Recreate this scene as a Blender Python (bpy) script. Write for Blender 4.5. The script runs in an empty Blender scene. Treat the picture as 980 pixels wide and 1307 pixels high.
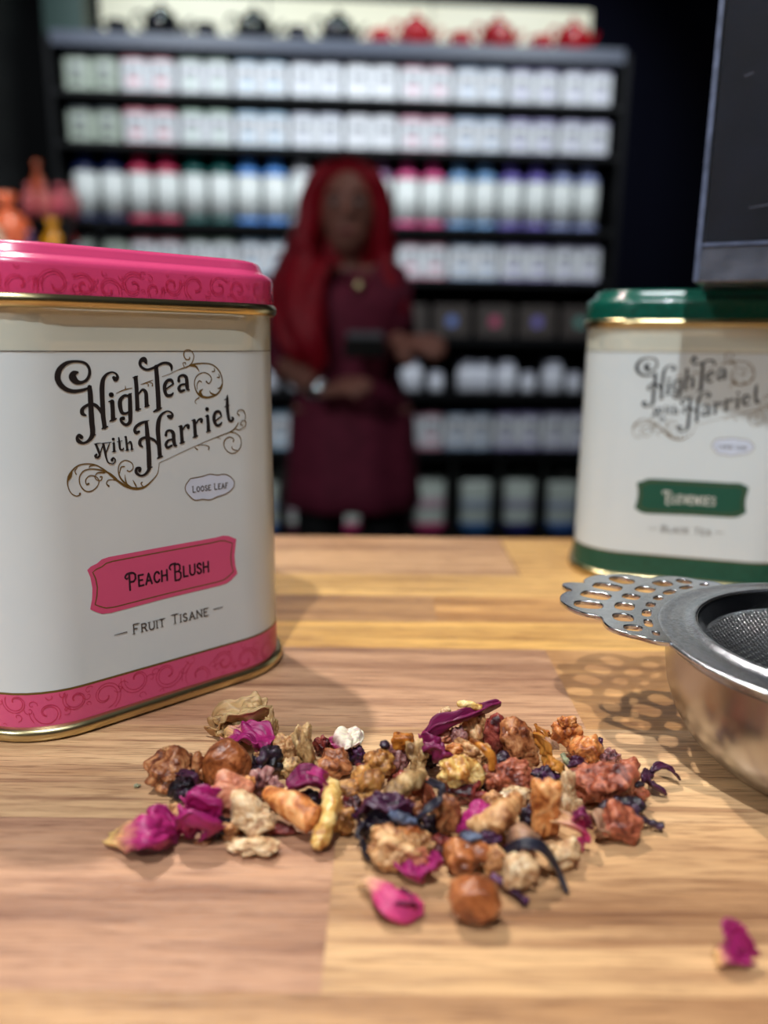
import bpy, bmesh, math, random
from math import sin, cos, pi, radians, atan2, hypot
from mathutils import Vector, Matrix, noise
C = bpy.context.scene.collection
scene = bpy.context.scene
T = 1.0          # height of the counter top above the floor (m)

# ------------------------------------------------------------------ camera
cam_d = bpy.data.cameras.new('camera')
cam = bpy.data.objects.new('camera', cam_d); C.objects.link(cam)
PITCH = math.atan(218/985.0); ROLL = 0.011
Fw = Vector((0, cos(PITCH), -sin(PITCH))); U0 = Vector((0, sin(PITCH), cos(PITCH))); R0 = Vector((1, 0, 0))
Rv = cos(ROLL)*R0 + sin(ROLL)*U0; Uv = -sin(ROLL)*R0 + cos(ROLL)*U0
cam.matrix_world = Matrix.Translation((0, 0, T+0.105)) @ Matrix((Rv, Uv, -Fw)).transposed().to_4x4()
cam_d.sensor_fit = 'VERTICAL'; cam_d.sensor_height = 36; cam_d.sensor_width = 27
cam_d.lens = 985/1307*36
cam_d.clip_start = 0.01; cam_d.clip_end = 50
cam_d.dof.use_dof = True; cam_d.dof.focus_distance = 0.203; cam_d.dof.aperture_fstop = 6.2
scene.camera = cam
# ------------------------------------------------------------------ world, lights, exposure
w = bpy.data.worlds.new('world'); scene.world = w; w.use_nodes = True
w.node_tree.nodes['Background'].inputs[0].default_value = (0.55, 0.62, 0.9, 1)
w.node_tree.nodes['Background'].inputs[1].default_value = 0.02
def spot(name, loc, target, power, color, size=70, blend=.4, radius=.02):
    l = bpy.data.lights.new(name, 'SPOT'); l.energy = power; l.color = color
    l.spot_size = radians(size); l.spot_blend = blend; l.shadow_soft_size = radius
    o = bpy.data.objects.new(name, l); C.objects.link(o); o.location = loc
    o.rotation_euler = (Vector(target)-Vector(loc)).to_track_quat('-Z', 'Y').to_euler()
    return o
def area(name, loc, target, power, color, sx, sy):
    l = bpy.data.lights.new(name, 'AREA'); l.energy = power; l.color = color; l.shape = 'RECTANGLE'; l.size = sx; l.size_y = sy
    o = bpy.data.objects.new(name, l); C.objects.link(o); o.location = loc
    o.rotation_euler = (Vector(target)-Vector(loc)).to_track_quat('-Z', 'Y').to_euler()
    return o
spot('ceiling_spot_front', (-.12, -.53, 2.5), (.05, .2, T), 78, (.92, .96, 1), 50, .5, .022)
spot('ceiling_spot_rear', (-.42, .76, 2.55), (.02, .2, T), 80, (1, .94, .86), 50, .5, .022)
spot('shelf_spot_left', (-.75, 1.75, 2.72), (-.55, 2.95, 1.85), 92, (.88, .95, 1), 72, .8, .04)
spot('shelf_spot_right', (.75, 1.75, 2.72), (.35, 2.95, 1.85), 92, (.88, .95, 1), 72, .8, .04)
spot('person_fill', (.35, 1.55, 2.72), (-.1, 2.1, 1.2), 8, (1, .92, .9), 42, .6, .04)  # added fill that lifts the dark figure, not a known shop lamp
spot('rack_fill', (-.75, 1.2, 2.72), (-.92, 2.0, 1.35), 75, (1, .9, .78), 30, .6, .04)  # added fill to brighten the sweets, no known lamp there
area('overhead_fill', (.3, -1.1, 2.74), (0, 0, T), 7, (.85, .92, 1), 1.2, .5)  # added soft fill for room ambience and reflections in the metal
area('side_fill', (-1.35, -1.15, 2.35), (.1, .25, T), 17, (.92, .96, 1), .35, .35)  # added soft fill for the front of the green tin
scene.view_settings.view_transform = 'Standard'
try: scene.view_settings.look = 'None'
except Exception: pass
scene.view_settings.exposure = 0; scene.view_settings.gamma = 1
scene.view_settings.use_curve_mapping = False
scene.cycles.sample_clamp_indirect = 6

# ------------------------------------------------------------------ helpers
def tag(o, label=None, cat=None, group=None, kind=None):
    if label: o['label'] = label
    if cat: o['category'] = cat
    if group: o['group'] = group
    if kind: o['kind'] = kind
    return o
def empty(name, loc=(0, 0, 0), rz=0):
    o = bpy.data.objects.new(name, None); C.objects.link(o); o.location = loc; o.rotation_euler = (0, 0, rz)
    o.empty_display_size = .02
    return o
def meshobj(name, verts, faces, mat, parent=None, smooth=True, uv=None, mats=None, mi=None):
    me = bpy.data.meshes.new(name); me.from_pydata([tuple(v) for v in verts], [], faces)
    for m in (mats or [mat]): me.materials.append(m)
    if mi: me.polygons.foreach_set('material_index', mi)
    if smooth: me.polygons.foreach_set('use_smooth', [True]*len(me.polygons))
    if uv:
        ul = me.uv_layers.new(name='UVMap')
        vi = [0]*len(me.loops); me.loops.foreach_get('vertex_index', vi)
        ul.data.foreach_set('uv', [c for i in vi for c in uv[i]])
    me.update()
    o = bpy.data.objects.new(name, me); C.objects.link(o)
    if parent: o.parent = parent
    return o
def smooth_by_angle(o, deg=35):
    me = o.data; bm = bmesh.new(); bm.from_mesh(me)
    for e in bm.edges:
        if len(e.link_faces) == 2 and e.calc_face_angle(0) > radians(deg): e.smooth = False
    bm.to_mesh(me); bm.free()
class MB:
    def __init__(s): s.v = []; s.f = []
    def add(s, vs, fs):
        n = len(s.v); s.v += [tuple(v) for v in vs]; s.f += [tuple(i+n for i in f) for f in fs]; return s
    def box(s, c, d, rz=0, ch=0.0):
        cx, cy, cz = c; x, y, z = d[0]/2, d[1]/2, d[2]/2; cs, sn = cos(rz), sin(rz)
        if ch:
            vs = []
            for zz, k in ((-z, ch), (-z+ch, 0), (z-ch, 0), (z, ch)):
                for a, b in ((-x+k, -y+k), (x-k, -y+k), (x-k, y-k), (-x+k, y-k)): vs.append((a, b, zz))
            fs = [(3, 2, 1, 0), (12, 13, 14, 15)]
            for r in range(3):
                for i in range(4): j = (i+1) % 4; fs.append((r*4+i, r*4+j, r*4+4+j, r*4+4+i))
        else:
            vs = [(a, b, e) for e in (-z, z) for a, b in ((-x, -y), (x, -y), (x, y), (-x, y))]
            fs = [(3, 2, 1, 0), (4, 5, 6, 7)]+[(i, (i+1) % 4, (i+1) % 4+4, i+4) for i in range(4)]
        return s.add([(cx+a*cs-b*sn, cy+a*sn+b*cs, cz+e) for a, b, e in vs], fs)
    def lathe(s, prof, c=(0, 0, 0), n=32, closed=False, sx=1, sy=1):
        vs = []; fs = []; m = len(prof)
        for i in range(n):
            a = 2*pi*i/n
            for r, z in prof: vs.append((c[0]+r*cos(a)*sx, c[1]+r*sin(a)*sy, c[2]+z))
        for i in range(n):
            j = (i+1) % n
            for k in range(m if closed else m-1):
                k2 = (k+1) % m; fs.append((i*m+k, j*m+k, j*m+k2, i*m+k2))
        if not closed:
            if prof[0][0] > 1e-6: fs.append(tuple(i*m for i in range(n))[::-1])
            if prof[-1][0] > 1e-6: fs.append(tuple(i*m+m-1 for i in range(n)))
        return s.add(vs, fs)
    def tube(s, pts, rad, n=10, flat=1.0, up=(0, 0, 1), nz=0.0, seed=0):
        pts = [Vector(p) for p in pts]; m = len(pts); vs = []; fs = []
        if not hasattr(rad, '__len__'): rad = [rad]*m
        up = Vector(up)
        for i, p in enumerate(pts):
            t = (pts[min(i+1, m-1)]-pts[max(i-1, 0)]).normalized()
            sd = t.cross(up)
            if sd.length < 1e-4: sd = t.cross(Vector((0, 1, 0)))
            sd.normalize(); nn = sd.cross(t)
            for k in range(n):
                a = 2*pi*k/n; r = rad[i]
                q = p+sd*cos(a)*r+nn*sin(a)*r*flat
                if nz: q = q+(q-p)*nz*noise.noise(q*(1.2/max(rad))+Vector((seed*7.1, seed*3.3, 0)))
                vs.append(q)
        for i in range(m-1):
            for k in range(n): j = (k+1) % n; fs.append((i*n+k, i*n+j, (i+1)*n+j, (i+1)*n+k))
        c0 = len(vs); vs += [pts[0]-(pts[1]-pts[0]).normalized()*rad[0]*.45, pts[-1]+(pts[-1]-pts[-2]).normalized()*rad[-1]*.45]
        for k in range(n): j = (k+1) % n; fs += [(c0, j, k), (c0+1, (m-1)*n+k, (m-1)*n+j)]
        return s.add(vs, fs)
    def ball(s, c, r, seg=16, rings=10):
        if not hasattr(r, '__len__'): r = (r, r, r)
        vs = [(c[0], c[1], c[2]-r[2])]; fs = []
        for i in range(1, rings):
            th = pi*i/rings
            for k in range(seg): a = 2*pi*k/seg; vs.append((c[0]+r[0]*sin(th)*cos(a), c[1]+r[1]*sin(th)*sin(a), c[2]-r[2]*cos(th)))
        vs.append((c[0], c[1], c[2]+r[2])); top = len(vs)-1
        for k in range(seg): j = (k+1) % seg; fs += [(0, 1+j, 1+k), (top, top-seg+k, top-seg+j)]
        for i in range(rings-2):
            for k in range(seg): j = (k+1) % seg; b = 1+i*seg; fs.append((b+k, b+j, b+seg+j, b+seg+k))
        return s.add(vs, fs)
    def build(s, name, mat, parent=None, smooth=True, angle=None):
        o = meshobj(name, s.v, s.f, mat, parent, smooth)
        if angle: smooth_by_angle(o, angle)
        return o
def catmull(P, k=6):
    if len(P) < 3: return [tuple(P[0][a]+(P[1][a]-P[0][a])*i/k for a in range(len(P[0]))) for i in range(k+1)]
    out = []
    for i in range(len(P)-1):
        p0 = P[max(i-1, 0)]; p1 = P[i]; p2 = P[i+1]; p3 = P[min(i+2, len(P)-1)]
        for j in range(k):
            t = j/k; out.append(tuple(.5*(2*p1[a]+(p2[a]-p0[a])*t+(2*p0[a]-5*p1[a]+4*p2[a]-p3[a])*t*t+(3*p1[a]-p0[a]-3*p2[a]+p3[a])*t**3) for a in range(len(p1))))
    out.append(tuple(P[-1])); return out
def copy_tree(o, parent=None):
    c = o.copy(); C.objects.link(c)
    if parent: c.parent = parent
    for ch in list(o.children): copy_tree(ch, c)
    return c

# ------------------------------------------------------------------ materials
MATS = {}
def lin(c): return tuple((x/255/12.92 if x/255 <= .04045 else ((x/255+.055)/1.055)**2.4) for x in c)+(1,)
def M(name, rgb, rough=.5, metal=0, spec=.5, coat=0, **kw):
    if name in MATS: return MATS[name]
    m = bpy.data.materials.new(name); m.use_nodes = True; b = m.node_tree.nodes['Principled BSDF']
    col = lin(rgb)
    b.inputs['Base Color'].default_value = col; b.inputs['Roughness'].default_value = rough; b.inputs['Metallic'].default_value = metal
    b.inputs['Specular IOR Level'].default_value = spec; b.inputs['Coat Weight'].default_value = coat
    nt = m.node_tree
    n = nt.nodes.new('ShaderNodeTexNoise'); n.inputs['Scale'].default_value = kw.get('nscale', 40); n.inputs['Detail'].default_value = 5
    tc = nt.nodes.new('ShaderNodeTexCoord'); nt.links.new(tc.outputs['Object'], n.inputs['Vector'])
    mr = nt.nodes.new('ShaderNodeMapRange'); v = kw.get('var', .08); mr.inputs['To Min'].default_value = 1-v; mr.inputs['To Max'].default_value = 1+v
    mr.inputs['From Min'].default_value = .3; mr.inputs['From Max'].default_value = .7
    nt.links.new(n.outputs['Fac'], mr.inputs['Value'])
    vm = nt.nodes.new('ShaderNodeVectorMath'); vm.operation = 'SCALE'; vm.inputs[0].default_value = col[:3]
    nt.links.new(mr.outputs[0], vm.inputs['Scale']); nt.links.new(vm.outputs[0], b.inputs['Base Color'])
    if kw.get('emit'): b.inputs['Emission Color'].default_value = col; b.inputs['Emission Strength'].default_value = kw['emit']
    if kw.get('trans'): b.inputs['Transmission Weight'].default_value = kw['trans']; b.inputs['IOR'].default_value = kw.get('ior', 1.49)
    if kw.get('bump'):
        bp = nt.nodes.new('ShaderNodeBump'); bp.inputs['Strength'].default_value = kw['bump']; bp.inputs['Distance'].default_value = kw.get('bdist', .0005)
        n2 = nt.nodes.new('ShaderNodeTexNoise'); n2.inputs['Scale'].default_value = kw.get('bscale', 300); n2.inputs['Detail'].default_value = 6
        mp = nt.nodes.new('ShaderNodeMapping'); mp.inputs['Scale'].default_value = kw.get('bmap', (1, 1, 1))
        nt.links.new(tc.outputs['Object'], mp.inputs['Vector']); nt.links.new(mp.outputs[0], n2.inputs['Vector'])
        nt.links.new(n2.outputs['Fac'], bp.inputs['Height']); nt.links.new(bp.outputs[0], b.inputs['Normal'])
    MATS[name] = m; return m

def wood_mat():
    m = bpy.data.materials.new('oiled_hardwood'); m.use_nodes = True; nt = m.node_tree; N = nt.nodes; L = nt.links; b = N['Principled BSDF']
    oi = N.new('ShaderNodeObjectInfo'); tc = N.new('ShaderNodeTexCoord')
    off = N.new('ShaderNodeVectorMath'); off.operation = 'SCALE'; off.inputs[0].default_value = (7.3, 3.1, 5.7); L.new(oi.outputs['Random'], off.inputs['Scale'])
    ad = N.new('ShaderNodeVectorMath'); ad.operation = 'ADD'; L.new(tc.outputs['Object'], ad.inputs[0]); L.new(off.outputs[0], ad.inputs[1])
    def nz(sc, scale, det, dist=0, rough=.55):
        mp = N.new('ShaderNodeMapping'); mp.inputs['Scale'].default_value = sc; L.new(ad.outputs[0], mp.inputs['Vector'])
        t = N.new('ShaderNodeTexNoise'); t.inputs['Scale'].default_value = scale; t.inputs['Detail'].default_value = det; t.inputs['Distortion'].default_value = dist; t.inputs['Roughness'].default_value = rough
        L.new(mp.outputs[0], t.inputs['Vector']); return t.outputs['Fac']
    def rng(x, a, bb, lo, hi):
        r = N.new('ShaderNodeMapRange'); r.inputs['From Min'].default_value = a; r.inputs['From Max'].default_value = bb; r.inputs['To Min'].default_value = lo; r.inputs['To Max'].default_value = hi; L.new(x, r.inputs['Value']); return r.outputs[0]
    def mixc(f, c1, c2, mode='MIX'):
        x = N.new('ShaderNodeMix'); x.data_type = 'RGBA'; x.blend_type = mode
        if isinstance(f, float): x.inputs[0].default_value = f
        else: L.new(f, x.inputs[0])
        for c, i in ((c1, 6), (c2, 7)):
            if isinstance(c, tuple): x.inputs[i].default_value = c
            else: L.new(c, x.inputs[i])
        return x.outputs[2]
    big = nz((.09, 1, 1), 70, 4, .6); streak = nz((.035, 1, 1), 260, 6, .3, .65); fine = nz((.05, 1, 1), 1500, 3, 0, .6); blot = nz((.25, 1, 1), 18, 2, .3)
    base = oi.outputs['Color']
    c1 = mixc(rng(big, .40, .66, 0, .85), base, mixc(1.0, base, (.50, .42, .40, 1), 'MULTIPLY'))
    c2 = mixc(rng(streak, .50, .68, 0, .9), c1, mixc(1.0, c1, (.50, .40, .38, 1), 'MULTIPLY'))
    c2b = mixc(rng(streak, .42, .22, 0, .6), c2, mixc(1.0, c2, (1.35, 1.28, 1.1, 1), 'MULTIPLY'))
    c3 = mixc(rng(fine, .50, .68, 0, .9), c2b, mixc(1.0, c2b, (.52, .44, .40, 1), 'MULTIPLY'))
    c4 = mixc(rng(blot, .45, .72, 0, .4), c3, mixc(1.0, c3, (.72, .60, .62, 1), 'MULTIPLY'))
    L.new(c4, b.inputs['Base Color'])
    L.new(rng(fine, .3, .7, .34, .5), b.inputs['Roughness'])
    b.inputs['Coat Weight'].default_value = .12; b.inputs['Coat Roughness'].default_value = .18
    bp = N.new('ShaderNodeBump'); bp.inputs['Strength'].default_value = .6; bp.inputs['Distance'].default_value = .0003
    iv = rng(fine, .45, .8, 1, 0); L.new(iv, bp.inputs['Height']); L.new(bp.outputs[0], b.inputs['Normal'])
    return m
WOOD = wood_mat()

def chunk_mat(name, main, dark, light, rough=.42, scale=300, bump=.5, sss=.12):
    m = bpy.data.materials.new(name); m.use_nodes = True; nt = m.node_tree; N = nt.nodes; L = nt.links; b = N['Principled BSDF']
    tc = N.new('ShaderNodeTexCoord'); oi = N.new('ShaderNodeObjectInfo')
    off = N.new('ShaderNodeVectorMath'); off.operation = 'SCALE'; off.inputs[0].default_value = (.73, .31, .57); L.new(oi.outputs['Random'], off.inputs['Scale'])
    ad = N.new('ShaderNodeVectorMath'); ad.operation = 'ADD'; L.new(tc.outputs['Object'], ad.inputs[0]); L.new(off.outputs[0], ad.inputs[1])
    n1 = N.new('ShaderNodeTexNoise'); n1.inputs['Scale'].default_value = scale*.75; n1.inputs['Detail'].default_value = 7; n1.inputs['Distortion'].default_value = 1.4; n1.inputs['Roughness'].default_value = .62; L.new(ad.outputs[0], n1.inputs['Vector'])
    r = N.new('ShaderNodeValToRGB'); e = r.color_ramp.elements
    e[0].position = .38; e[0].color = lin(dark); e[1].position = .66; e[1].color = lin(light)
    k = e.new(.5); k.color = lin(main)
    L.new(n1.outputs['Fac'], r.inputs[0])
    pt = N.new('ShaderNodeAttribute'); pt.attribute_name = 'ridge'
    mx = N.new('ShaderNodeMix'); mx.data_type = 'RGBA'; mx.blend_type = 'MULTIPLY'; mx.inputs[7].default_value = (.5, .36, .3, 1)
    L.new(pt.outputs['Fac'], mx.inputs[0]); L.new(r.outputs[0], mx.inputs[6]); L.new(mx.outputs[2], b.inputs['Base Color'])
    b.inputs['Roughness'].default_value = rough; b.inputs['Subsurface Weight'].default_value = sss; b.inputs['Subsurface Radius'].default_value = (.003, .0012, .0006)
    b.inputs['Subsurface Scale'].default_value = 1
    n2 = N.new('ShaderNodeTexNoise'); n2.inputs['Scale'].default_value = scale*3.2; n2.inputs['Detail'].default_value = 6; n2.inputs['Distortion'].default_value = 1.2; L.new(ad.outputs[0], n2.inputs['Vector'])
    bp = N.new('ShaderNodeBump'); bp.inputs['Strength'].default_value = bump; bp.inputs['Distance'].default_value = .0006; L.new(n2.outputs['Fac'], bp.inputs['Height']); L.new(bp.outputs[0], b.inputs['Normal'])
    return m
def petal_mat(name, tip, base, t0=.15, t1=.4, dark=None, rough=.45):
    m = bpy.data.materials.new(name); m.use_nodes = True; nt = m.node_tree; N = nt.nodes; L = nt.links; b = N['Principled BSDF']
    uv = N.new('ShaderNodeTexCoord'); sx = N.new('ShaderNodeSeparateXYZ'); L.new(uv.outputs['UV'], sx.inputs[0])
    n1 = N.new('ShaderNodeTexNoise'); mp = N.new('ShaderNodeMapping'); mp.inputs['Scale'].default_value = (2.5, 14, 1); L.new(uv.outputs['UV'], mp.inputs[0]); L.new(mp.outputs[0], n1.inputs['Vector']); n1.inputs['Scale'].default_value = 1.6; n1.inputs['Detail'].default_value = 6
    a = N.new('ShaderNodeMath'); a.operation = 'MULTIPLY_ADD'; a.inputs[1].default_value = .35; L.new(n1.outputs['Fac'], a.inputs[0]); L.new(sx.outputs[0], a.inputs[2])
    r = N.new('ShaderNodeMapRange'); r.inputs['From Min'].default_value = t0+.17; r.inputs['From Max'].default_value = t1+.17; L.new(a.outputs[0], r.inputs[0])
    mx = N.new('ShaderNodeMix'); mx.data_type = 'RGBA'; mx.inputs[6].default_value = lin(base); mx.inputs[7].default_value = lin(tip); L.new(r.outputs[0], mx.inputs[0])
    d = N.new('ShaderNodeMix'); d.data_type = 'RGBA'; d.inputs[7].default_value = lin(dark or tuple(x*.35 for x in tip))
    r2 = N.new('ShaderNodeMapRange'); r2.inputs['From Min'].default_value = .46; r2.inputs['From Max'].default_value = .78; r2.inputs['To Max'].default_value = .8; L.new(n1.outputs['Fac'], r2.inputs[0]); L.new(r2.outputs[0], d.inputs[0]); L.new(mx.outputs[2], d.inputs[6])
    L.new(d.outputs[2], b.inputs['Base Color']); b.inputs['Roughness'].default_value = rough
    b.inputs['Subsurface Weight'].default_value = .12; b.inputs['Subsurface Radius'].default_value = (.002, .0005, .001); b.inputs['Subsurface Scale'].default_value = 1
    bp = N.new('ShaderNodeBump'); bp.inputs['Strength'].default_value = .5; bp.inputs['Distance'].default_value = .0004; L.new(n1.outputs['Fac'], bp.inputs['Height']); L.new(bp.outputs[0], b.inputs['Normal'])
    return m

black = M('black_paint', (5, 5, 8), .6, spec=.25)
navy = M('navy_paint', (5, 6, 20), .9, spec=.1)
steel_bowl = M('brushed_steel', (182, 181, 180), .27, 1, bump=.12, bscale=900, bmap=(.15, .15, 3), bdist=.0001, var=.04)
steel = M('polished_steel', (215, 217, 220), .17, 1, bump=.25, bscale=1400, bdist=.00012, var=.1, nscale=500)
steel_dull = M('worn_steel', (212, 216, 224), .27, 1, bump=.8, bscale=1500, bdist=.0002, var=.18, nscale=700)
gold = M('gold_lacquer', (200, 184, 138), .28, 1, var=.1)
gold_ink = M('gold_ink', (112, 88, 40), .45, .25)
ink = M('black_ink', (20, 19, 24), .45)
ink_soft = M('grey_ink', (70, 66, 62), .5)
white_ink = M('white_ink', (236, 236, 230), .5)
cream = M('cream_lacquer', (208, 219, 222), .33, coat=.35, var=.015, bump=.05, bscale=60)
cream_neck = M('cream_neck_lacquer', (210, 216, 204), .3, coat=.3, var=.015)
pink = M('pink_lacquer', (218, 70, 120), .27, coat=.5, var=.04)
pink_label = M('pink_label_ink', (212, 82, 126), .4, var=.03)
pink_dark = M('red_scroll_ink', (196, 44, 84), .35)
green = M('green_lacquer', (14, 84, 70), .27, coat=.5, var=.05)
green_label = M('green_label_ink', (18, 80, 64), .42, var=.04)
green_dark = M('dark_green_scroll_ink', (12, 62, 46), .35)
purple_ink = M('plum_ink', (44, 14, 36), .5)
seal_white = M('seal_white', (204, 216, 234), .45, var=.01)
def film_mat():
    m = bpy.data.materials.new('clear_film'); m.use_nodes = True; nt = m.node_tree; nt.nodes.remove(nt.nodes['Principled BSDF'])
    o = nt.nodes['Material Output']; t = nt.nodes.new('ShaderNodeBsdfTransparent'); t.inputs[0].default_value = (.985, .98, .97, 1)
    g = nt.nodes.new('ShaderNodeBsdfGlossy'); g.inputs['Roughness'].default_value = .1
    x = nt.nodes.new('ShaderNodeMixShader'); lw = nt.nodes.new('ShaderNodeValue'); lw.outputs[0].default_value = .09
    nt.links.new(lw.outputs[0], x.inputs[0]); nt.links.new(t.outputs[0], x.inputs[1]); nt.links.new(g.outputs[0], x.inputs[2]); nt.links.new(x.outputs[0], o.inputs[0])
    return m
film = film_mat()
acrylic = M('clear_acrylic', (235, 240, 246), .04, trans=.985, var=.02, nscale=80)

# ------------------------------------------------------------------ setting
def struct(name, mb, mat, smooth=False):
    o = mb.build(name, mat, smooth=smooth); o['kind'] = 'structure'; return o
XL, XR, YF, YB, ZC = -2.6, 2.6, -2.2, 3.3, 2.8
floor_m = M('dark_floor', (34, 32, 34), .5, bump=.2, bscale=30)
struct('floor', MB().box(((XL+XR)/2, (YF+YB)/2, -.05), (XR-XL+.2, YB-YF+.2, .1)), floor_m)
struct('ceiling', MB().box(((XL+XR)/2, (YF+YB)/2, ZC+.05), (XR-XL+.2, YB-YF+.2, .1)), M('dark_ceiling', (16, 16, 20), .8))
struct('wall_back', MB().box((0, YB+.05, ZC/2), (XR-XL+.2, .1, ZC)), navy)
struct('wall_left', MB().box((XL-.05, (YF+YB)/2, ZC/2), (.1, YB-YF, ZC)), M('charcoal_wall', (8, 9, 12), .9, spec=.1))
struct('wall_right', MB().box((XR+.05, (YF+YB)/2, ZC/2), (.1, YB-YF, ZC)), navy)
struct('wall_front', MB().box((0, YF-.05, ZC/2), (XR-XL+.2, .1, ZC)), M('grey_wall', (46, 48, 58), .8))

# ------------------------------------------------------------------ counter with its staves
ct = empty('shop_counter', (.1, .1, 0))
tag(ct, 'waist-high shop counter topped with wide butcher-block staves in honey and brown', 'counter')
MB().box((0, 0, T/2-.03), (1.5, .58, T-.1)).build('counter_body', M('counter_black', (26, 24, 24), .5), ct, False)
MB().box((0, .0015, T-.022), (1.6, .618, .034)).build('core_board', M('core_wood', (70, 44, 26), .7), ct, False)
YEL = (240, 192, 118); TAN = (218, 172, 126); BRN = (184, 138, 104); MAU = (174, 132, 108); LGT = (232, 188, 132); GLD = (230, 172, 100)
rows = [(.412, .341, [(-.7, .063, TAN), (.0634, .9, YEL)]),
        (.341, .311, [(-.7, .24, YEL), (.24, .9, GLD)]),
        (.311, .280, [(-.7, .021, (200, 152, 102)), (.021, .9, (228, 174, 106))]),
        (.280, .254, [(-.7, -.2, TAN), (-.2, .9, (240, 188, 106))]),
        (.254, .197, [(-.7, -.16, TAN), (-.16, .0570, (208, 162, 124)), (.0570, .9, (220, 168, 108))]),
        (.197, .154, [(-.7, -.19, BRN), (-.19, .145, (242, 200, 148)), (.145, .9, TAN)]),
        (.154, .107, [(-.7, -.0096, (200, 152, 118)), (-.0096, .12, (222, 178, 128)), (.12, .9, (224, 178, 124))]),
        (.107, .062, [(-.7, -.105, BRN), (-.105, .19, (206, 160, 112)), (.19, .9, TAN)]),
        (.062, .016, [(-.7, -.05, BRN), (-.05, .9, TAN)]),
        (.016, -.032, [(-.7, .1, YEL), (.1, .9, BRN)]), (-.032, -.08, [(-.7, -.1, TAN), (-.1, .9, LGT)]),
        (-.08, -.13, [(-.7, 0, BRN), (0, .9, YEL)]), (-.13, -.17, [(-.7, .2, LGT), (.2, .9, TAN)]), (-.17, -.209, [(-.7, .0, TAN), (0, .9, BRN)])]
for y1, y0, segs in rows:
    for x0, x1, col in segs:
        g = .00004
        o = MB().box((0, 0, 0), (x1-x0-g, y1-y0-g, .006), ).build('stave', WOOD, ct, False)
        o.location = ((x0+x1)/2-.1, (y0+y1)/2-.1, T-.003); o.color = lin(col)
        me = o.data

# ------------------------------------------------------------------ printed lettering as thin ribbons of ink
W2, RC, DP = .0478, .0228, .0325
def face(s, v, off=0):
    """arc length s (mm) from the centre of the front, height v (mm) -> local point of the tin"""
    s /= 1000; f = W2-RC; sg = 1 if s >= 0 else -1; a = abs(s)
    if a <= f: x, y = a, 0-off
    else:
        th = (a-f)/RC
        if th <= pi/2: x = f+(RC+off)*sin(th); y = RC-(RC+off)*cos(th)
        else: x = W2+off; y = RC+(a-f-RC*pi/2)
    return (sg*x, y, v/1000)
def ribbon(mb, pts, off, smooth=True, k=5, closed=False):
    P = catmull(pts, k) if smooth else pts
    n = len(P); vs = []; fs = []
    for i in range(n):
        a = P[max(i-1, 0)]; b = P[min(i+1, n-1)]
        if closed and i in (0, n-1): a = P[n-2]; b = P[1]
        dx, dy = b[0]-a[0], b[1]-a[1]; l = hypot(dx, dy) or 1; nx, ny = -dy/l, dx/l; h = P[i][2]/2
        vs += [face(P[i][0]+nx*h, P[i][1]+ny*h, off), face(P[i][0]-nx*h, P[i][1]-ny*h, off)]
        if i: fs.append((2*i-2, 2*i-1, 2*i+1, 2*i))
    mb.add(vs, fs)
    if not closed:
        for p in (P[0], P[-1]):
            r = p[2]/2
            if r > .2:
                m = 12; mb.add([face(p[0]+r*cos(2*pi*q/m), p[1]+r*sin(2*pi*q/m), off) for q in range(m)], [tuple(range(m))[::-1]])
FONT = {'A': (.62, [[(0, 0), (.31, 1), (.62, 0)], [(.12, .33), (.5, .33)]]),
 'B': (.52, [[(0, 0), (0, 1), (.32, 1), (.46, .9), (.46, .65), (.32, .54), (0, .54)], [(.32, .54), (.52, .42), (.52, .13), (.36, 0), (0, 0)]]),
 'C': (.54, [[(.54, .78), (.44, .95), (.28, 1), (.1, .88), (0, .62), (0, .38), (.1, .12), (.28, 0), (.44, .05), (.54, .22)]]),
 'E': (.46, [[(.46, 1), (0, 1), (0, 0), (.46, 0)], [(0, .52), (.36, .52)]]), 'F': (.46, [[(.46, 1), (0, 1), (0, 0)], [(0, .52), (.36, .52)]]),
 'H': (.56, [[(0, 0), (0, 1)], [(.56, 0), (.56, 1)], [(0, .52), (.56, .52)]]), 'I': (.02, [[(.01, 0), (.01, 1)]]),
 'K': (.54, [[(0, 0), (0, 1)], [(.5, 1), (0, .45)], [(.14, .58), (.54, 0)]]), 'L': (.44, [[(0, 1), (0, 0), (.44, 0)]]),
 'N': (.58, [[(0, 0), (0, 1), (.58, 0), (.58, 1)]]),
 'O': (.62, [[(.31, 1), (.12, .9), (0, .64), (0, .36), (.12, .1), (.31, 0), (.5, .1), (.62, .36), (.62, .64), (.5, .9), (.31, 1)]]),
 'P': (.5, [[(0, 0), (0, 1), (.34, 1), (.5, .88), (.5, .62), (.34, .48), (0, .48)]]),
 'R': (.54, [[(0, 0), (0, 1), (.34, 1), (.48, .88), (.48, .64), (.34, .52), (0, .52)], [(.28, .52), (.54, 0)]]),
 'S': (.46, [[(.44, .82), (.34, .97), (.2, 1), (.05, .9), (.03, .7), (.14, .57), (.34, .45), (.46, .3), (.42, .1), (.26, 0), (.1, .03), (0, .2)]]),
 'T': (.54, [[(0, 1), (.54, 1)], [(.27, 1), (.27, 0)]]), 'U': (.56, [[(0, 1), (0, .25), (.12, .04), (.28, 0), (.44, .04), (.56, .25), (.56, 1)]]),
 'V': (.58, [[(0, 1), (.29, 0), (.58, 1)]]), ' ': (.34, [])}
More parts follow.
